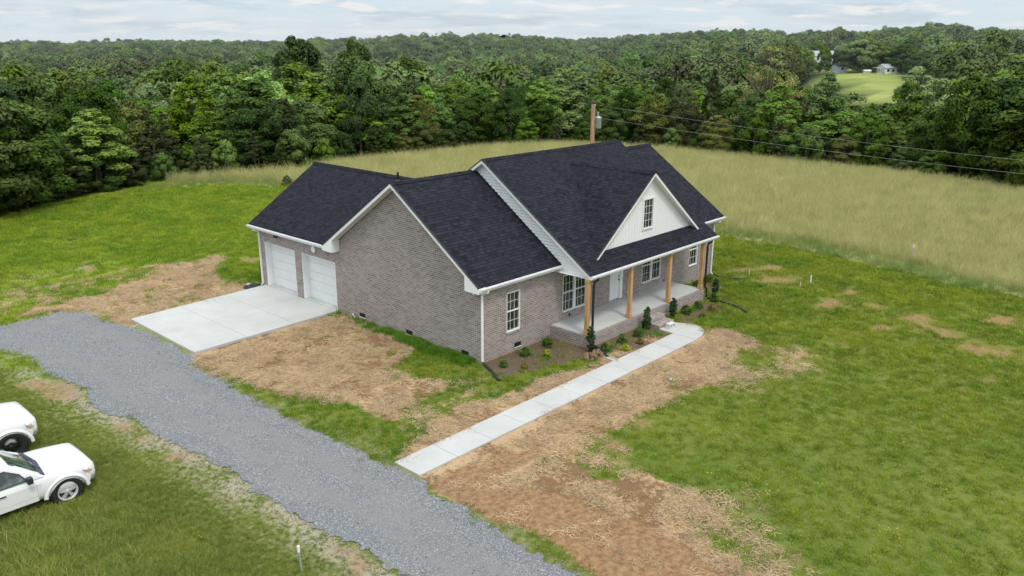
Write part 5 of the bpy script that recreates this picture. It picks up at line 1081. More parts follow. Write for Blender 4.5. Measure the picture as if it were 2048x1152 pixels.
cl = proto_coll('lush_tuft', [blades(40, .14, .06, .15, .011, .6, M['lush'], 10+i) for i in range(3)])
X, Y, r = sample(130000, -14, 40, -28, 40, lambda X, Y: np.clip(look('lush', X, Y)*.5+look('green', X, Y)*(1-look('straw', X, Y)*.0)*1.3, 0, 1)*hard(X, Y)*(1-look('hay', X, Y))*(1-look('mulch', X, Y)*.6)*np.clip(.3+1.4*look('straw', X, Y)+look('lush', X, Y), 0, 1), 2); lay('lush_grass', 'thick dark green grass by the house corner and along the gravel', cl, X, Y, r, .5, .9)
cl = proto_coll('rough_tuft', [blades(34, .15, .10, .30, .012, .75, M['rough'], 20+i) for i in range(4)])
X, Y, r = sample(260000, -24, -2, -22, 24, lambda X, Y: look('rough', X, Y)*hard(X, Y)*(1-np.clip(look('barem', X, Y)*1.1, 0, 1))*(1-.75*look('fringe', X, Y))*np.clip(.3+(look('rough', X, Y)-.5)*.9+.9*(segdist(ROAD, X, Y, True) > 1.2), 0, 1), 3)
nearroad = np.clip(segdist(ROAD, X, Y, True)/5., .22, 1.0)
lay('rough_grass', 'unmown rough grass on the near side of the gravel', cl, X, Y, r, .7, 1.2, sf=nearroad)
cl = proto_coll('hay_tuft', [blades(26, .22, .45, .95, .013, .42, M['hay'], 30+i) for i in range(4)])
hayd = None
def wh(X, Y): return look('hay', X, Y)*np.clip(45/dw_(X, Y), .45, 1)
X, Y, r = sample(250000, -10, 92, -38, 70, wh, 4)
# edge strip is greener
inner = segdist(HAY, X, Y, True); nearedge = (inner < 1.6+.8*sn(X, Y, .5, 2.))&(np.hypot(X-8, Y-2) < 44)
lay('hay_grass', 'tall pale hay grass of the field behind the house', cl, X[~nearedge], Y[~nearedge], r, .6, .95, (.85, 1.15), .1, sf=np.clip(dw_(X[~nearedge], Y[~nearedge])/50, .9, 1.3))
cl = proto_coll('hay_edge_tuft', [blades(26, .2, .3, .75, .013, .5, M['hayg'], 40+i) for i in range(3)])
lay('hay_edge_grass', 'greener long grass along the edge of the hay field', cl, X[nearedge], Y[nearedge], r, .4, .8)
# straw stalks: flat bits lying on the soil
def stalks(n, rad, mat, seed):
    r = np.random.default_rng(seed); V = []; F = []; SH = []
    for i in range(n):
        x, y = r.normal(size=2)*rad; a = r.random()*6.283; L = r.uniform(.06, .2); w = .006; z = r.uniform(.004, .035); ca, sa = math.cos(a), math.sin(a); b = len(V); bend = r.normal()*.03; tz = r.normal()*.012
        for q, (t, off) in enumerate(((-.5, 0), (0, bend), (.5, 0))):
            px, py = x+ca*L*t-sa*off, y+sa*L*t+ca*off; V += [(px-sa*w/2*1.2, py+ca*w/2*1.2, z+tz*t*2+.004), (px+sa*w/2*1.2, py-ca*w/2*1.2, z+tz*t*2)]
        F += [(b, b+1, b+3, b+2), (b+2, b+3, b+5, b+4)]; SH += [r.random()]*6
    me = bpy.data.meshes.new('stalks'); me.from_pydata(V, [], F); at = me.attributes.new('leaf', 'FLOAT', 'POINT'); at.data.foreach_set('value', SH); me.materials.append(mat); return me
cl = proto_coll('straw_wisp', [stalks(60, .13, M['straw'], 50+i) for i in range(4)])
X, Y, r = sample(170000, -14, 24, -26, 22, lambda X, Y: np.clip(look('strawm', X, Y)*(.05+.75*np.clip((look('fn', X, Y)-.42)*6, 0, 1))*(1-.96*np.clip(look('dirtm', X, Y)*1.3, 0, 1))+.12*look('faintm', X, Y), 0, 1)*hard(X, Y), 5)
k_ = (segdist(WALK, X, Y, True) > .3)&(segdist(DRIVE, X, Y, True) > .3)|(r.random(len(X)) < .25); X, Y = X[k_], Y[k_]; lay('straw_cover', 'golden straw strewn over bare soil around the house', cl, X, Y, r, .7, 1.3, (.8, 1.4), .06)
# loose stones: along the road and sprinkled on it
def pebble(seed):
    bm = bmesh.new(); bmesh.ops.create_icosphere(bm, subdivisions=1, radius=1); rr_ = random.Random(seed)
    for v_ in bm.verts: v_.co *= rr_.uniform(.7, 1.2)
    for v_ in bm.verts: v_.co.z *= .7
    me = bpy.data.meshes.new('pebble'); bm.to_mesh(me); bm.free(); at = me.attributes.new('leaf', 'FLOAT', 'POINT'); at.data.foreach_set('value', [rr_.random()]*len(me.vertices)); me.materials.append(M['stone']); return me
cl = proto_coll('pebble', [pebble(i) for i in range(9)])
rp = [tuple(p) for p in ROAD]
def wr(X, Y):
    e = segdist(rp, X, Y, True); ins = pip(rp, X, Y)
    return np.where(ins, .3+.5*(e < .7), np.clip(.75-e*1.1, 0, 1)*.9)*(look('walk', X, Y) < .5)*(look('drive', X, Y) < .5)
X, Y, r = sample(260000, -22, 4, -22, 22, wr, 6)
n = len(X); s = r.uniform(.006, .017, n)*(1+.9*(r.random(n) < .06)); Z = hgt(X, Y)+.022
scatter('loose_gravel', 'loose grey stones on and beside the gravel road', cl, np.stack([X, Y, Z], 1), r.random((n, 3))*6.28, np.stack([s, s, s], 1)); print('gravel', n)
# tiny yellow flowers in the lawn
def fl(seed):
    r = random.Random(seed); mb = MB()
    for _ in range(4):
        x, y = r.gauss(0, .12), r.gauss(0, .12); z = r.uniform(.07, .13); q = .011
        mb.poly([(x-q, y-q, z), (x+q, y-q, z+.006), (x+q, y+q, z), (x-q, y+q, z+.006)])
    me = bpy.data.meshes.new('flowers'); me.from_pydata(mb.v, [], mb.f); me.materials.append(M['flower']); return me
cl = proto_coll('flower_patch', [fl(i) for i in range(4)])
spots = U_FLOW
XX = []; YY = []
r = np.random.default_rng(9)
for (x, y) in spots:
    m_n = r.integers(1, 4); XX += list(x+r.normal(size=m_n)*.35); YY += list(y+r.normal(size=m_n)*.35)
X, Y, rr2 = sample(800, -14, 30, -30, 30, lambda X, Y: wl(X, Y)*.12, 12)
X = np.concatenate([X, XX]); Y = np.concatenate([Y, YY]); lay('yellow_flowers', 'tiny yellow flowers dotted through the lawn', cl, X, Y, r, .6, 1.)
# weeds in the planting beds
cl = proto_coll('bed_weed', [blades(22, .12, .05, .2, .018, 1.0, M['lush'], 60+i) for i in range(3)])
X, Y, r = sample(9000, 0, 18, -5, 1.5, lambda X, Y: look('mulch', X, Y)*hard(X, Y)*np.clip((look('fn', X, Y)-.5)*5, 0, 1)*np.where(X > 4, .45, .2), 13); lay('bed_weeds', 'weeds sprouting in the bark mulch beds by the porch', cl, X, Y, r, .6, 1.3)
# grass fringe along the foot of the gable wall
X, Y, r = sample(24000, -.6, 0, .3, 8.6, lambda X, Y: np.clip(np.interp(Y, [0, 1.2, 3, 4.2, 5.2, 6.2, 8.3, 8.6], [.4, .5, .6, .35, .3, .03, .08, 0])*np.exp(X*5)*np.where(sn(X, Y, 3., 1.) > -.2, 1, .15), 0, 1), 14)
cl = proto_coll('wall_tuft', [blades(16, .06, .08, .24, .012, .6, M['lush'], 70+i) for i in range(3)]); lay('wall_fringe_grass', 'green grass fringe along the foot of the gable wall', cl, X-.03, Y, r, .6, 1.2)

# ------------------------------------------------------------------ distant woods
fv = []
for j, k in enumerate((0, 1, 2, 3, 0, 1, 5, 8)):
    R0, H0 = (4.4, 7.4); fv.append(make_crown(k, 200+j, 2600, .29, R0, H0, name='far_crown', kind='dome'))
# far-off foliage with the cooler, greyer cast of distance
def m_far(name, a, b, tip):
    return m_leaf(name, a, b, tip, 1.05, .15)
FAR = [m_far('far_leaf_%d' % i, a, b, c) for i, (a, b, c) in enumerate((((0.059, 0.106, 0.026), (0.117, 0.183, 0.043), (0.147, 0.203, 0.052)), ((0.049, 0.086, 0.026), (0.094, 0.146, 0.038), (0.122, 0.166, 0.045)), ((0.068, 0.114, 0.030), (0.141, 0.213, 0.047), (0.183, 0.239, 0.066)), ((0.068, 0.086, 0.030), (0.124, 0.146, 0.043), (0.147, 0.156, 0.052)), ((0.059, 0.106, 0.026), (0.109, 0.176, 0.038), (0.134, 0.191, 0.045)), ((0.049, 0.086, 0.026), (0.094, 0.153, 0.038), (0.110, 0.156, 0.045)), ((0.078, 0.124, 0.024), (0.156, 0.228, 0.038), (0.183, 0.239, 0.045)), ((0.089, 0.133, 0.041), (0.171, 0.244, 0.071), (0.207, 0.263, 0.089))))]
for me, m in zip(fv, FAR): me.materials[0] = m
cl = proto_coll('far_tree', fv)
r = np.random.default_rng(77)
n = 90000; u = r.uniform(-700, 2750, n); az = np.arctan((u-1024)/1637); d = np.sqrt(r.random(n)*(1900**2-112**2)+112**2)
fx, fy = -math.sin(YAW), math.cos(YAW); rx, ry = math.cos(YAW), math.sin(YAW)
X = CX+d*(fx*np.cos(az)+rx*np.sin(az)); Y = CY+d*(fy*np.cos(az)+ry*np.sin(az))
keep = (~meadow(u, d)) & (r.random(n) < np.where(d < 500, 1., np.where(d < 1000, .8, .5))) & (segdist(EX, X, Y) > 30)
# poisson-ish thinning on a grid
cell = {}; ok = np.zeros(n, bool); cs = 8.6
pl = {(int(a//7), int(b//7)) for a, b, c in placed}
for i in np.nonzero(keep)[0]:
    q = (int(X[i]//cs), int(Y[i]//cs))
    if q in cell or (int(X[i]//7), int(Y[i]//7)) in pl: continue
    cell[q] = 1; ok[i] = True
X, Y, u, d = X[ok], Y[ok], u[ok], d[ok]; n = len(X); Z = hgt(X, Y)
s = (.7+.95*r.random(n)**1.5)*np.interp(d, [120, 400, 1200, 1900], [1.2, 1.35, 1.3, 1.5]); sz = s*r.uniform(.8, 1.15, n)
# keep the view to the meadow open
hz = Z+8.5*sz
mv = lambda q: np.interp(q, [1590, 1600, 1640, 1690, 1735, 1765, 1785, 1815, 1825], [60, 140, 158, 176, 197, 199, 185, 160, 60])
hwp = 5.5*s/d*1637; vis = np.maximum(np.maximum(mv(u-hwp), mv(u+hwp)), mv(u))
rowt = 84+ (u-1024)*.0055 + (CZ-hz)/d*1637*1.05
bad = (u > 1560) & (u < 1860) & (d < 420) & (rowt < vis+3)
X, Y, Z, s, sz = X[~bad], Y[~bad], Z[~bad], s[~bad], sz[~bad]; n = len(X)
rot = np.stack([np.zeros(n), np.zeros(n), r.random(n)*6.283], 1)
scatter('distant_woods', 'rolling distant woods reaching to the horizon', cl, np.stack([X, Y, Z-.3], 1), rot, np.stack([s, s, sz], 1)); print('far trees', n)
# ------------------------------------------------------------------ utility pole and lines
px, py, pz = POLE; g = h1(px, py)
e = empty('utility_pole', 'wooden utility pole with grey transformer standing behind the house ridge', 'utility pole', (px, py, g))
mb = MB(); mb.tube([(0, 0, -.5), (0, 0, (pz-g)*.5), (0, 0, pz-g-.12)], lambda i: (.16, .145, .125)[i], 14); mb.build('pole', M['pole'], e)
mb = MB(); mb.lathe([(.128, -.14), (.13, 0), (.06, .06), (0, .07)], (0, 0, pz-g), 'Z', 14); mb.build('pole_cap', M['black'], e)
tx, ty, tz = TR[0]-px, TR[1]-py, TR[2]-g
ox, oy = math.cos(YAW)*.34, math.sin(YAW)*.34
mb = MB(); mb.lathe([(0, -.42), (.17, -.42), (.19, -.38), (.19, .2), (.2, .22), (.19, .25), (.1, .32), (0, .33)], (ox, oy, tz), 'Z', 16)
t_ = mb.build('transformer', M['galv'], e)
mb = MB(); mb.lathe([(.035, .3), (.06, .36), (.035, .4), (.06, .45), (.035, .49), (.07, .54), (.02, .6)], (ox*.9, oy*.9, tz), 'Z', 10); mb.tube([(0, 0, tz+.1), (ox*.7, oy*.7, tz+.1)], .03, 6); mb.tube([(0, 0, tz-.25), (ox*.7, oy*.7, tz-.25)], .03, 6); mb.build('bushing', M['galv'], t_)
mb = MB(); mb.lathe([(.03, 0), (.05, .04), (.03, .07), (.05, .1), (.02, .14)], (.12*math.cos(YAW), .12*math.sin(YAW), pz-g-.3), 'Z', 8); mb.build('insulator', M['galv'], e)
def wire(a, b, sag, label):
    a = Vector(a); b = Vector(b); d = b-a; a2 = a; b2 = a+d*2.1; pts = []
    for i in range(41):
        t = i/40; p = a2.lerp(b2, t); p.z -= sag*4*t*(1-t); pts.append(p)
    mb = MB(); mb.tube(pts, .0055, 5); tag(mb.build('power_line', M['wire']), label, 'power line', 'power lines running off to the right')
wire((px+.1, py, pz-.18), (W1[0], W1[1], W1[2]+.35), .8, 'upper overhead wire running right from the top of the utility pole')
wire((px+.25, py, TR[2]+.25), (W2[0], W2[1], W2[2]+.35), .8, 'lower overhead wire running right from the transformer')
def thinpole(P, h, label):
    g = h1(P[0], P[1]); e = tag(MBpole(P, g, P[2]+h), label, 'utility pole', 'distant utility poles on the hillside')
def MBpole(P, g, top):
    mb = MB(); mb.tube([(P[0], P[1], g), (P[0], P[1], top)], .16, 6); return mb.build('distant_pole', M['galv'])
thinpole(POLEF, 4.6, 'distant pale pole at the right edge of the hillside meadow')
thinpole(POLEG, 5.0, 'distant pale pole above the woods in the middle right')

# ------------------------------------------------------------------ far houses
def far_house(P, L, W, H, rh, yaw, wallm, roofm, label, name='distant_house', wins=5, porchm=None):
    g = h1(P[0], P[1]); e = empty(name, label, 'house' if 'shed' not in name else 'shed', (P[0], P[1], max(g, P[2])-.1), yaw)
    mb = MB(); x0, x1, y0, y1 = -L/2, L/2, -W/2, W/2
    mb.box(x0, x1, y0, y1, -2, H)
    for x in (x0, x1): mb.poly([(x, y0, H), (x, y1, H), (x, 0, H+rh)])
    mb.build('wall', wallm, e)
    rf = MB(); o = .35
    rf.prism([(x0-o, y0-o, H-.1), (x1+o, y0-o, H-.1), (x1+o, 0, H+rh+.05), (x0-o, 0, H+rh+.05)], (0, 0, .15)); rf.prism([(x0-o, y1+o, H-.1), (x1+o, y1+o, H-.1), (x1+o, 0, H+rh+.05), (x0-o, 0, H+rh+.05)], (0, 0, .15)); rf.build('roof', roofm, e)
    for i in range(wins):
        x = x0+L*(i+.6)/(wins+.2); w = MB(); w.box(x-.5, x+.5, y0-.06, y0+.02, H*.35, H*.8); w.build('window', M['glass'], e)
    return e
fh = far_house(H1, 11.5, 7, 2.3, 1.5, YAW+.12, M['creamwall'], M['greyroof'], 'low white house with grey roof beside the hillside meadow')
mb = MB(); mb.box(-8.5, -6.25, -2.5, 2.2, -1, .2); 
for xx in (-8.4, -7.4, -6.5): mb.box(xx-.08, xx+.08, -2.45, -2.3, .2, 2.3)
mb.box(-8.6, -6.3, -2.6, 2.3, 2.3, 2.45); mb.build('side_porch', M['creamwall'], fh)
far_house(H2, 19, 9, 3.4, 2.6, YAW-.25, M['creamwall'], M['greyroof'], 'large white house with grey roof half hidden by trees on the far hill', wins=6)
far_house(SH, 5.0, 4.5, 2.4, 1.0, YAW+.2, M['greywall'], M['darkplast'], 'small grey shed with dark arched doorway on the far hill', 'distant_shed', wins=1)
far_house(SHEDW, 2.6, 1.6, .8, .4, YAW+.1, M['creamwall'], M['creamwall'], 'tiny white shed at the top of the hillside meadow', 'distant_shed', wins=0)

# ------------------------------------------------------------------ the bird
def bird():
    bx, by, bz = BIRD; e = empty('bird', 'dark bird flying just above the treeline against the sky', 'bird', (bx, by, bz), YAW)
    st = [(-.36, .005, .004, .0), (-.30, .03, .025, .0), (-.22, .045, .04, .0), (-.1, .085, .07, .0), (.02, .09, .075, -.01), (.12, .06, .05, -.01), (.2, .035, .02, 0), (.3, .05, .009, .0), (.42, .055, .006, .0)]
    v = []; n = 10
    for x, w, h, zo in st:
        for k in range(n): a = 6.283*k/n; v.append((x, w*math.cos(a), zo+h*math.sin(a)))
    f = [(i*n+j, i*n+(j+1) % n, (i+1)*n+(j+1) % n, (i+1)*n+j) for i in range(len(st)-1) for j in range(n)]
    mb = MB(); mb.mesh(v, f, 0, True); mb.mesh(v[:n], [list(range(n))]); mb.mesh(v[-n:], [list(range(n))]); mb.build('body', M['bird'], e)
    for s in (-1, 1):
        w = MB(); pts = [(-.12, s*.05, .05), (.1, s*.05, .04), (.12, s*.3, .13), (.06, s*.55, .1), (-.02, s*.68, .05), (-.1, s*.4, .13)]
        w.prism(pts, (0, 0, .012)); w.build('wing', M['bird'], e)
bird()

# ------------------------------------------------------------------ shrubs by the porch
M['evergreen'] = m_leaf('columnar_leaf', (.015, .035, .012), (.045, .09, .03), (.08, .14, .045), .4, .1)
M['shrub_g'] = m_leaf('shrub_leaf', (.03, .07, .012), (.09, .17, .025), (.16, .26, .05), .4, .2)
M['shrub_y'] = m_leaf('yellow_shrub_leaf', (.16, .22, .015), (.36, .42, .03), (.55, .58, .08), .3, .3)
M['shrub_r'] = m_leaf('rusty_shrub_leaf', (.10, .10, .02), (.22, .19, .04), (.42, .2, .05), .3, .2)
def shrub(name, x, y, rad, H, mat, nl, ls, label, cat, prof='bush', group=None, weep=0.):
    p, u, v, s, cc, nn = crown(prof, int(abs(x*97+y*31)*10) % 9999, nl, ls, rad, H)
    if weep: p = p+np.array([1, .3, 0])*weep*np.clip((p[:, 2:3]-H*.6), 0, 9)
    e = empty(name, label, cat, (x, y, h1(x, y)), 0, group)
    r = np.random.default_rng(3); ex = tube_np([([(0, 0, 0), (c[0]*.3, c[1]*.3, c[2]*.5), tuple(c)], .012, .004) for c in cc[:14]])
    me = quads_mesh('foliage', p, u, v, s, mat, ex, nn); o = bpy.data.objects.new('foliage', me); COL.objects.link(o); o.parent = e
for x, y, H, lb in ((3.72, -2.12, 1.02, 'dark columnar evergreen in front of the near corner porch post'), (7.32, -2.25, .98, 'ragged dark columnar evergreen left of the brick steps'), (9.35, -2.22, .88, 'dark columnar evergreen right of the brick steps'), (12.95, -2.2, 1.0, 'dark columnar evergreen beyond the far corner of the porch')):
    shrub('columnar_evergreen', x, y, .125, H, M['evergreen'], 6000, .02, lb, 'evergreen shrub', 'col', 'columnar evergreens along the porch')
    mb = MB(); mb.lathe([(0, .1), (.12, .12), (.15, .4), (.13, H*.7), (.05, H*.88), (0, H*.9)], (x, y, h1(x, y)), 'Z', 10)
for x, y, rd, H, lb in ((3.0, -.62, .27, .5, 'small green shrub against the porch side wall'), (1.75, -.6, .24, .42, 'small green shrub below the front foundation vent'), (.4, -.75, .2, .3, 'small green shrub nearest the house corner'), (4.15, -2.5, .25, .42, 'small green shrub between the corner evergreen and the yellow one'), (5.35, -2.4, .26, .42, 'small green shrub in the middle of the bed left of the steps'), (6.4, -2.45, .26, .4, 'small green shrub nearer the steps in the left bed'), (10.2, -2.35, .3, .45, 'small green shrub right of the steps'), (11.2, -2.35, .28, .42, 'small green shrub further right of the steps'), (12.5, -2.45, .25, .45, 'small green shrub at the far corner of the porch'), (13.6, -.9, .35, .6, 'green shrub behind the far end of the porch'), (12.95, -1.1, .35, .5, 'green shrub beside the right end of the porch'), (15.2, -.6, .3, .5, 'green shrub below the last window')):
    shrub('small_shrub', x, y, rd*.8, H*.85, M['shrub_g'], 1700, .022, lb, 'shrub', group='small green shrubs in the beds')
for x, y, rd, H, mt, lb in ((2.25, -1.22, .23, .32, 'shrub_y', 'bright yellow shrub in the near mulch bed'), (4.72, -3.02, .24, .34, 'shrub_y', 'yellow shrub in the bed between walkway and porch'), (.82, -1.4, .19, .25, 'shrub_r', 'small yellowish shrub at the front of the near mulch bed'), (5.75, -2.98, .2, .3, 'shrub_r', 'small reddish shrub in the bed left of the steps'), (10.2, -3.15, .2, .28, 'shrub_r', 'small rusty shrub in the bed right of the steps'), (11.3, -3.0, .27, .36, 'shrub_r', 'orange tinged shrub at the far corner of the bed')):
    shrub('coloured_shrub', x, y, rd*.82, H*.85, M[mt], 1200, .022, lb, 'shrub', group='coloured shrubs in the beds')
shrub('small_shrub', 16.3, 37.9, .45, .85, M['shrub_g'], 600, .08, 'lone dark bush where lawn meets hay left of the garage roof', 'bush')

# ------------------------------------------------------------------ pickup trucks
def superloft(st, n=28):
    """st: (x, halfwidth, zbottom, zshoulder, ztop_edge, ztop_mid); returns verts & faces, rounded sections"""
    v = []; per = []
    for (x, w, zb, zs, ze, zc) in st:
        half = [(0, zb), (w*.55, zb), (w*.86, zb), (w*.95, zb+.05), (w*.985, zb+.16), (w*1.0, (zb+zs)*.5), (w*1.0, zs-.06), (w*.985, zs+.0), (w*.972, zs+(ze-zs)*.6), (w*.92, ze-.012), (w*.82, ze+.008), (w*.5, ze+(zc-ze)*.7), (w*.25, zc), (0, zc)]
        ring = [(x, -a, z) for a, z in half]+[(x, a, z) for a, z in half[-2:0:-1]]
        per.append(ring)
    k = len(per[0]); v = [p for r_ in per for p in r_]
    f = [(i*k+j, i*k+(j+1) % k, (i+1)*k+(j+1) % k, (i+1)*k+j) for i in range(len(per)-1) for j in range(k)]
    return v, f, k, per
def pickup(name, label, loc, rz, wheel_r=.385, lift=0., rim='sil', rim_r=.22, bulk=1.0, alt=False):
    e = empty(name, label, 'pickup truck', loc, rz, 'white pickup trucks on the grass'); FA, RA = 1.72, -1.52
    L = lift; W = .915*bulk; hz = .05 if alt else 0.
    zb = .40+L
    X = FA
    st = [(X+.755, W*.72, zb+.16, .70+L, .84+L+hz, .87+L+hz), (X+.735, W*.86, zb+.1, .74+L, .93+L+hz, .96+L+hz), (X+.68, W*.93, zb+.06, .80+L, .98+L+hz, 1.01+L+hz), (X+.55, W*.95, zb+.03, .84+L, 1.005+L+hz, 1.045+L+hz), (X+.38, W*.975, zb, .86+L, 1.02+L+hz, 1.065+L+hz), (X+.1, W*1., zb, .87+L, 1.045+L+hz, 1.095+L+hz), (X-.2, W*1., zb, .88+L, 1.065+L+hz, 1.12+L+hz), (X-.46, W*.99, zb, .89+L, 1.08+L, 1.13+L+hz), (X-.62, W*.985, zb, .90+L, 1.09+L, 1.10+L), (X-1.2, W*.985, zb, .90+L, 1.10+L, 1.08+L), (X-2.2, W*.985, zb, .90+L, 1.11+L, 1.08+L), (X-2.32, W*.985, zb, .9+L, 1.11+L, 1.08+L)]
    v, f, k, per = superloft(st)
    mb = MB(); mb.mesh(v, f, 0, True); mb.mesh(per[0], [list(range(k))], 0, False); mb.mesh(per[-1], [list(range(k))])
    body = mb.build('body', M['paint'], e, weld=True)
    sl_ = MB()
    for s in (-1, 1):
        sl_.tube([(x, s*w*.80, ze+.004) for (x, w, zb_, zs_, ze, zc_) in st[1:8]], .006, 5)
    sl_.tube([(X+.69, W*.86*q, .975+L+hz-.02*abs(q)**2) for q in (-.8, -.4, 0, .4, .8)], .006, 5)
    sl_.build('bonnet_seam', M['galv'], body)
    # bed
    bd = MB(); z1 = 1.16+L
    bd.box(-2.45, X-2.34, -W*.985, -W*.93, zb, z1); bd.box(-2.45, X-2.34, W*.93, W*.985, zb, z1); bd.box(-2.5, -2.451, -W*.985, W*.985, zb, z1); bd.box(X-2.40, X-2.34, -W*.929, W*.929, zb, z1); bd.box(-2.45, X-2.41, -W*.929, W*.929, zb+.05, zb+.14)
    bed = bd.build('cargo_bed', M['paint'], e, bevel=.015)
    # wheel openings
    for tgt in (body, bed):
        cm = bmesh.new()
        for ax in (FA, RA):
            for s in (-1, 1):
                bmesh.ops.create_cone(cm, cap_ends=True, segments=36, radius1=wheel_r+.075, radius2=wheel_r+.075, depth=.62, matrix=Matrix.Translation((ax, s*(W-.02), wheel_r+.015))@Matrix.Rotation(R(90), 4, 'X'))
        cme = bpy.data.meshes.new('cut'); cm.to_mesh(cme); cm.free(); co = bpy.data.objects.new('cut', cme)
        bo = tgt.modifiers.new('arches', 'BOOLEAN'); bo.object = co; bo.solver = 'EXACT'
        tmp = bpy.data.scenes.new('tmp') if False else None
        COL.objects.link(co)
        dg = bpy.context.evaluated_depsgraph_get(); ev = tgt.evaluated_get(dg); nm = bpy.data.meshes.new_from_object(ev); tgt.modifiers.clear(); tgt.data = nm
        bpy.data.objects.remove(co)
        if tgt is body:
            sm = tgt.modifiers.new('soft', 'BEVEL'); sm.width = .008; sm.segments = 2; sm.limit_method = 'ANGLE'; sm.angle_limit = R(50)
    # dark liner inside arches
    ln = MB()
    for ax in (FA, RA): ln.box(ax-wheel_r-.1, ax+wheel_r+.1, -W*.62, W*.62, zb+.02, .86+L)
    ln.box(-2.3, FA+.45, -W*.6, W*.6, zb-.06, zb+.1); ln.build('underbody', M['darkplast'], e)
    # flares
    fl_ = MB()
    for ax in (FA, RA):
        for s in (-1, 1):
            a0, a1 = (.02, math.pi-.02); pts = []
            N_ = 18; zc = wheel_r+.015; r1, r2 = wheel_r+.07, wheel_r+.115
            for i in range(N_+1):
                a = a0+(a1-a0)*i/N_; c_, s__ = math.cos(a), math.sin(a)
                pts.append([(ax+r1*c_, s*(W+.016), zc+r1*s__), (ax+(r1+.03)*c_, s*(W+.02), zc+(r1+.03)*s__), (ax+r2*c_, s*(W+.008), zc+r2*s__), (ax+(r2+.05)*c_, s*(W-.02), zc+(r2+.05)*s__)])
            vv = [p for q in pts for p in q]+[(ax+r1*math.cos(a0+(a1-a0)*i/N_), s*(W-.1), zc+r1*math.sin(a0+(a1-a0)*i/N_)) for i in range(N_+1)]
            ff = [(i*4+j, i*4+j+1, i*4+5+j, i*4+4+j) for i in range(N_) for j in range(3)]; b = 4*(N_+1)
            ff += [(i*4, (i+1)*4, b+i+1, b+i) for i in range(N_)]
            fl_.mesh(vv, ff, 0, True)
    fl_.build('wheel_arch', M['paint'], e)
    # cabin
    cb = [(X-.60, .87, 1.09), (X-1.18, .74, 1.60), (X-1.45, .72, 1.655), (X-2.12, .72, 1.64), (X-2.3, .80, 1.10)]
    def ring(x, w, z, wt): return None
    c = MB(); b0 = 1.08+L
    prof = [(X-.44, b0, .865), (X-1.10, 1.54+L, .73), (X-1.26, 1.588+L, .71), (X-1.7, 1.612+L, .71), (X-2.1, 1.59+L, .71), (X-2.2, 1.55+L, .72), (X-2.3, b0, .85)]
    # side outline as closed surface: left and right skins plus roof strip
    for s in (-1, 1):
        c.poly([(x, s*w*bulk, z) for x, z, w in prof])
    for (x0, z0_, w0), (x1, z1_, w1) in zip(prof[:-1], prof[1:]):
        m0, m1 = z0_+(.03 if z0_ > 1.5+L else 0), z1_+(.03 if z1_ > 1.5+L else 0)
        c.mesh([(x0, -w0*bulk, z0_), (x0, -w0*.5, m0), (x0, w0*.5, m0), (x0, w0*bulk, z0_), (x1, -w1*bulk, z1_), (x1, -w1*.5, m1), (x1, w1*.5, m1), (x1, w1*bulk, z1_)], [(0, 1, 5, 4), (1, 2, 6, 5), (2, 3, 7, 6)], 0, False)
    cab = c.build('cabin', M['paint'], e, bevel=.03, weld=True)
    # glass
    ws = MB(); q0, q1 = prof[0], prof[1]
    def lp(t, off=.014): return (q0[0]+(q1[0]-q0[0])*t+off, q0[1]+(q1[1]-q0[1])*t+off, q0[2]+(q1[2]-q0[2])*t)
    a, b = lp(.04), lp(.95)
    rows_ = []
    for t in (.04, .5, .95):
        x_, z_, w_ = lp(t); rows_.append([(x_-.05*abs(q)**2, q*(w_*bulk-.015), z_+.03*(1-abs(q)**2)*t) for q in (-1, -.6, 0, .6, 1)])
    vv = [p for r_ in rows_ for p in r_]; ws.mesh(vv, [(i*5+j, i*5+j+1, i*5+j+6, i*5+j+5) for i in range(2) for j in range(4)], 0, True)
    ws.build('windscreen', M['carglass'], e)
    for s in (-1, 1):
        sw2 = MB()
        def sp_(x, z): 
            t = (z-b0)/(1.54+L-b0); return (x, s*((.865+( .73-.865)*t)*bulk+.014), z)
        sw2.poly([sp_(X-.86, b0+.05), sp_(X-1.53, b0+.035), sp_(X-1.50, 1.495+L), sp_(X-1.26, 1.50+L), sp_(X-.98, 1.33+L)])
        sw2.poly([sp_(X-1.62, b0+.05), sp_(X-2.1, b0+.06), sp_(X-2.08, 1.44+L), sp_(X-1.6, 1.495+L)])
        sw2.build('side_window', M['carglass'], e)
    # black seal around the side windows
    for s in (-1, 1):
        sb = MB(); pts = [sp for sp in ((X-.80, b0+.02), (X-1.56, b0+.012), (X-1.53, 1.52+L), (X-1.25, 1.525+L), (X-.96, 1.35+L))]
        t_ = lambda z: (z-b0)/(1.54+L-b0)
        sb.poly([(x, s*((.865-.135*t_(z))*bulk+.008), z) for x, z in pts])
        sb.build('window_seal', M['darkplast'], e)
    # cowl with wipers
    cw = MB(); 
    cw.prism([(X-.415, -.80, 1.075+L+.0), (X-.34, 0, 1.115+L+hz), (X-.415, .80, 1.075+L), (X-.52, .80, 1.10+L), (X-.46, 0, 1.13+L), (X-.52, -.80, 1.10+L)], (0, 0, .03)); cw.build('cowl', M['cowl'], e, bevel=.005)
    wp = MB(); wp.tube([(X-.42, -.55, 1.15+L), (X-.58, -.2, 1.27+L), (X-.52, .1, 1.22+L)], .008, 5); wp.tube([(X-.42, .05, 1.17+L), (X-.58, .35, 1.27+L), (X-.54, .6, 1.2+L)], .008, 5); wp.build('wiper', M['black'], e)
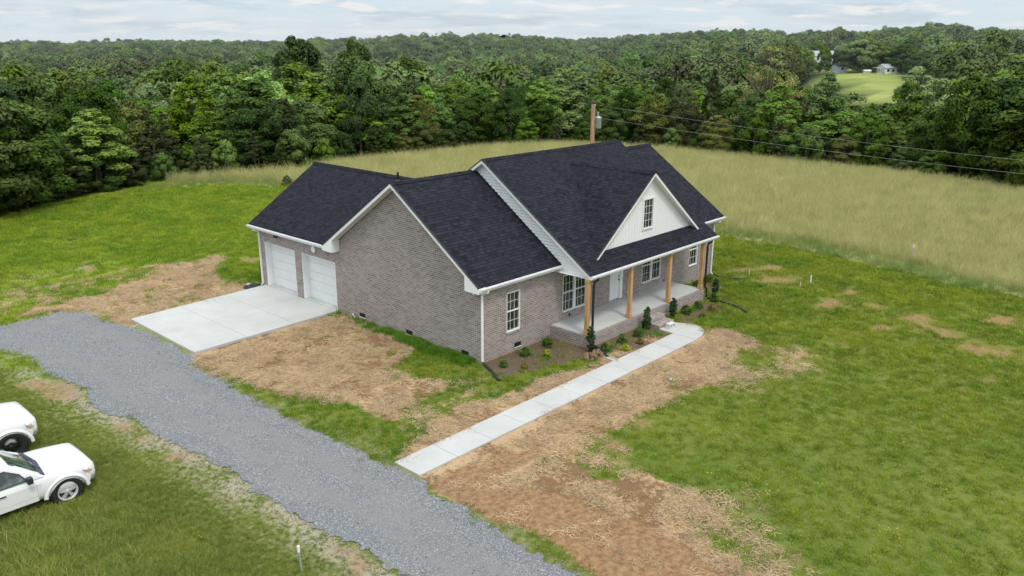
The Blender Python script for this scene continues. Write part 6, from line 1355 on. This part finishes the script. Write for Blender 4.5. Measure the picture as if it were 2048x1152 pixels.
    # doors: seams and handles
    for s in (-1, 1):
        d = MB(); y_ = s*(W*.985+.003)
        d.prism([(X-.66, y_-.0, zb+.06), (X-1.57, y_, zb+.06), (X-1.57, y_, .93+L), (X-.56, y_, .93+L)], (0, s*.004, 0))
        dd = d.build('door', M['paint'], e, bevel=.004)
        sm_ = MB()
        for xx in (X-.655, X-1.575, X-2.30): sm_.box(xx-.005, xx+.005, min(y_+s*.0042, y_+s*.006), max(y_+s*.0042, y_+s*.006), zb+.05, .94+L)
        sm_.box(X-1.57, X-.66, min(y_+s*.0042, y_+s*.0055), max(y_+s*.0042, y_+s*.0055), zb+.19, zb+.197)
        sm_.build('seam', M['galv'], dd)
        h = MB(); h.box(X-1.50, X-1.33, min(y_+s*.006, y_+s*.035), max(y_+s*.006, y_+s*.035), .90+L, .93+L); h.build('handle', M['darkplast'], dd, bevel=.008)
        mr = MB(); mr.tube([(X-.83, s*.84, 1.12+L), (X-.80, s*.96, 1.14+L)], .025, 8); mr.box(X-.87, X-.75, min(s*.93, s*1.08), max(s*.93, s*1.08), 1.09+L, 1.26+L); mr.build('wing_mirror', M['darkplast'], e, bevel=.025)
    # bumper, grille, lamps
    bp = MB(); N_ = 14; bv = []
    for i in range(N_+1):
        q = -1+2*i/N_; y = q*W*.97; xo = X+.80-.24*abs(q)**3.2
        bv += [(xo-.1, y, .72+L), (xo, y, .69+L), (xo+.015, y, .60+L), (xo-.02, y, .50+L), (xo-.12, y, .46+L)]
    bp.mesh(bv, [(i*5+j, i*5+j+1, i*5+j+6, i*5+j+5) for i in range(N_) for j in range(4)], 0, True)
    for q in (0, N_): bp.mesh(bv[q*5:q*5+5], [(0, 1, 2, 3, 4)])
    bp.build('front_bumper', M['paint'], e)
    vl = MB(); bv = []
    for i in range(N_+1):
        q = -1+2*i/N_; y = q*W*.93; xo = X+.76-.22*abs(q)**3.2
        bv += [(xo, y, .50+L), (xo-.01, y, .40+L), (xo-.1, y, .31+L)]
    vl.mesh(bv, [(i*3+j, i*3+j+1, i*3+j+4, i*3+j+3) for i in range(N_) for j in range(2)], 0, True); vl.build('valance', M['darkplast'], e)
    gr = MB(); gr.box(X+.70, X+.757, -.42, .42, .72+L, .86+L+hz); 
    for k_ in range(3): gr.box(X+.757, X+.768, -.42, .42, .74+L+k_*.04, .755+L+k_*.04)
    gr.build('grille', M['darkplast'], e, bevel=.01)
    for s in (-1, 1):
        hl = MB(); pts = []
        P_ = [[(X+.765, .47), (X+.74, .62), (X+.66, .76), (X+.56, .855), (X+.42, .905)], [(X+.745, .47), (X+.70, .62), (X+.61, .75), (X+.51, .835), (X+.40, .885)]]
        zz = [(.72, .73, .755, .80, .86), (.875, .89, .91, .925, .93)]
        vv = [(x+.022, s*(y+.014)*bulk, z+L+(hz if r_ else 0)) for r_ in (0, 1) for (x, y), z in zip(P_[r_], zz[r_])]
        hl.mesh(vv, [(j, j+1, j+6, j+5) for j in range(4)], 0, True); hlo = hl.build('headlight', M['chrome'], e)
        if len(hlo.data.polygons):
            sd3 = hlo.modifiers.new('t', 'SOLIDIFY'); sd3.thickness = .03; sd3.offset = 0
        og = MB(); vv = [(X+.60+.034, s*.838*bulk, .775+L), (X+.53+.034, s*.892*bulk, .81+L), (X+.46+.034, s*.918*bulk, .845+L), (X+.455+.034, s*.915*bulk, .875+L), (X+.52+.034, s*.888*bulk, .85+L), (X+.59+.034, s*.838*bulk, .82+L)]
        og.poly(vv); ogo = og.build('indicator', M['orange'], hlo); sd3 = ogo.modifiers.new('t', 'SOLIDIFY'); sd3.thickness = .035; sd3.offset = 0
        if alt:
            fg = MB(); fg.prism([(X+.70, s*.70, .60+L), (X+.64, s*.80, .60+L), (X+.64, s*.80, .74+L), (X+.70, s*.70, .72+L)], (.05, s*.03, 0)); fg.build('fog_light', M['black'], e, bevel=.01)
    # wheels
    tw = .245
    for ax in (FA, RA):
        for s in (-1, 1):
            w = MB(); c0 = (ax, 0, wheel_r); wr_ = wheel_r; hw2 = tw/2
            prof_ = [(rim_r+.015, -hw2+.03), (rim_r+.03, -hw2+.008), (wr_-.05, -hw2), (wr_-.015, -hw2+.02), (wr_, -hw2+.05), (wr_, hw2-.05), (wr_-.015, hw2-.02), (wr_-.05, hw2), (rim_r+.03, hw2-.008), (rim_r+.015, hw2-.03), (rim_r, 0), (rim_r+.015, -hw2+.03)]
            w.lathe(prof_, (ax, s*(W-.115), wheel_r), 'Y', 36)
            for t in range(30):
                a = 6.283*t/30; r_ = wr_+.002
                cx_, cz_ = ax+r_*math.cos(a), wheel_r+r_*math.sin(a); tx_, tz_ = -math.sin(a)*.025, math.cos(a)*.025; nx_, nz_ = math.cos(a)*.01, math.sin(a)*.01
                yy0, yy1 = s*(W-.115)-.1, s*(W-.115)+.1
                w.mesh([(cx_-tx_-nx_, yy0, cz_-tz_-nz_), (cx_+tx_-nx_, yy0, cz_+tz_-nz_), (cx_+tx_+nx_*.6, yy0, cz_+tz_+nz_*.6), (cx_-tx_+nx_*.6, yy0, cz_-tz_+nz_*.6), (cx_-tx_-nx_, yy1, cz_-tz_-nz_), (cx_+tx_-nx_, yy1, cz_+tz_-nz_), (cx_+tx_+nx_*.6, yy1, cz_+tz_+nz_*.6), (cx_-tx_+nx_*.6, yy1, cz_-tz_+nz_*.6)], [(0, 1, 2, 3), (7, 6, 5, 4), (2, 6, 7, 3), (1, 5, 6, 2), (0, 3, 7, 4)])
            wo = w.build('wheel', M['rubber'], e)
            rm = MB(); yo = s*(W-.115+hw2-.045); mt = M[rim]
            rm.lathe([(rim_r+.018, s*.03), (rim_r+.005, s*.035), (rim_r-.02, s*.01), (rim_r-.025, -s*.06)], (ax, yo, wheel_r), 'Y', 30)
            for q in range(5):
                a = 6.283*q/5+.3; da = .30
                pts = [(.05, a-.6), (.05, a+.6), (rim_r-.012, a+da*.8), (rim_r-.012, a-da*.8)]
                P3 = [(ax+r__*math.cos(t__), yo+s*(.018 if r__ < .1 else .0), wheel_r+r__*math.sin(t__)) for r__, t__ in pts]
                rm.prism(P3, (0, -s*.03, 0))
            rm.lathe([(0, s*.028), (.045, s*.024), (.06, s*.01), (.06, -s*.03)], (ax, yo, wheel_r), 'Y', 16)
            rm.build('rim', mt, wo)
            dk = MB(); dk.lathe([(0, -s*.04), (rim_r-.022, -s*.04), (rim_r-.022, -s*.07)], (ax, yo, wheel_r), 'Y', 24); dk.build('brake_disc', M['darkplast'], wo)
    for ch in e.children:
        if not ch.name.startswith('wheel') or 'arch' in ch.name: ch.scale.z = .91
    return e
pickup('pickup_truck', 'nearer white pickup truck with silver wheels parked on the grass', (-13.70-1.72, 1.9, -.03), R(0.), .385, 0., 'sil', .225)
pickup('pickup_truck', 'farther white pickup truck with chunky tyres and black wheels at the left edge', (-13.88-1.72, 5.42, -.02), R(-1.), .43, .12, 'black', .22, 1.03, True)

# ------------------------------------------------------------------ sky, sun, camera
SUN_EL, SUN_AZ = 58., 200.      # azimuth measured clockwise from +Y
w = bpy.data.worlds.new('World'); S.world = w; w.use_nodes = True
t = NT(w); N = t.n
sky = t.add('ShaderNodeTexSky', sky_type='NISHITA', sun_disc=False, sun_elevation=R(SUN_EL), sun_rotation=R(SUN_AZ), air_density=1.2, dust_density=2.5, altitude=200)
skyc = t.mix(1., sky.outputs[0], (.10, .10, .10), 'MULTIPLY')
tc = t.add('ShaderNodeTexCoord').outputs['Generated']
sep = t.add('ShaderNodeSeparateXYZ', {0: tc}); zz = sep.outputs[2]
# project on a cloud deck so that clouds flatten toward the horizon
den = t.math('ADD', t.math('MAXIMUM', zz, 0.), .12)
cx_ = t.math('DIVIDE', sep.outputs[0], den); cy_ = t.math('DIVIDE', sep.outputs[1], den)
cv = t.add('ShaderNodeCombineXYZ', {0: cx_, 1: cy_, 2: 0.}).outputs[0]
n1 = t.noise(cv, .7, 7., .55, .3); n2 = t.noise(cv, 2.1, 6., .6, .2); n3 = t.noise(cv, .16, 3.)
cover = t.ramp(t.math('ADD', t.math('MULTIPLY', n1, .65), t.math('MULTIPLY', n3, .35)), .40, .56)
cloud = t.mix(t.ramp(n2, .35, .68), (.70, .80, .90), (.92, .97, 1.0))
base = t.mix(t.ramp(zz, 0., .25), (.76, .90, 1.0), (.50, .72, .93))
cl_ = t.mix(t.math('MULTIPLY', cover, .85), base, cloud)
thick = t.mix(t.math('MULTIPLY', t.ramp(t.noise(cv, 1.1, 5., .6, .4), .5, .64), .75), cl_, (.52, .64, .77))
bright = t.mix(t.math('MULTIPLY', t.ramp(t.noise(cv, 1.9, 5., .55, .2), .54, .63), .95), thick, (1.0, 1.0, 1.0))
lowhz = t.mix(t.ramp(zz, .0, .014), (.80, .91, 1.0), bright)
fin0 = t.mix(.86, skyc, lowhz)
# an overcast vault is brighter overhead than at the horizon
fin = t.mix(1., fin0, t.mix(t.ramp(zz, .12, .6), (1., 1., 1.), (2.45, 2.22, 1.92)), 'MULTIPLY')
bg = t.add('ShaderNodeBackground', {'Color': fin, 'Strength': 1.0}); t.add('ShaderNodeOutputWorld', {'Surface': bg.outputs[0]})
su = bpy.data.lights.new('sun', 'SUN'); su.energy = 1.5; su.angle = R(10); su.color = (1., .95, .86)
so = bpy.data.objects.new('sun', su); COL.objects.link(so)
az = R(SUN_AZ); dirn = Vector((math.sin(az)*math.cos(R(SUN_EL)), math.cos(az)*math.cos(R(SUN_EL)), math.sin(R(SUN_EL))))
so.rotation_euler = dirn.to_track_quat('Z', 'Y').to_euler()
cam = bpy.data.cameras.new('camera'); co = bpy.data.objects.new('camera', cam); COL.objects.link(co); S.camera = co
yw, pt_, rl_ = R(CAM['yaw']), R(CAM['pitch']), R(CAM['roll'])
fwd = Vector((-math.sin(yw)*math.cos(pt_), math.cos(yw)*math.cos(pt_), math.sin(pt_))); rgt = Vector((math.cos(yw), math.sin(yw), 0)); upv = rgt.cross(fwd)
r2 = rgt*math.cos(rl_)+upv*math.sin(rl_); u2 = -rgt*math.sin(rl_)+upv*math.cos(rl_)
co.matrix_world = Matrix(((r2.x, u2.x, -fwd.x, CX), (r2.y, u2.y, -fwd.y, CY), (r2.z, u2.z, -fwd.z, CZ), (0, 0, 0, 1)))
cam.sensor_width = 36; cam.lens = CAM['f']/2048*36; cam.clip_end = 9000; cam.clip_start = .1
S.view_settings.view_transform = 'Standard'; S.view_settings.look = 'None'; S.view_settings.exposure = 0
S.cycles.max_bounces = 6; S.cycles.diffuse_bounces = 3; S.cycles.transmission_bounces = 2; S.cycles.glossy_bounces = 3
S.cycles.use_denoising = True
# ------------------------------------------------------------------ thin summer haze over the valley
hm = bpy.data.materials.new('haze'); hm.use_nodes = True; ht = NT(hm)
hv = ht.add('ShaderNodeVolumeScatter', {'Color': (.86, .93, 1., 1), 'Density': .00017, 'Anisotropy': .2})
ht.add('ShaderNodeOutputMaterial', {'Volume': hv.outputs[0]})
mb = MB(); mb.box(-2200, 2200, 220, 3000, -60, 90)
hz_ = mb.build('haze', hm); hz_.location = (CX, CY, 0); hz_.rotation_euler = (0, 0, YAW); tag(hz_, 'thin bluish haze over the distant valley', kind='stuff')
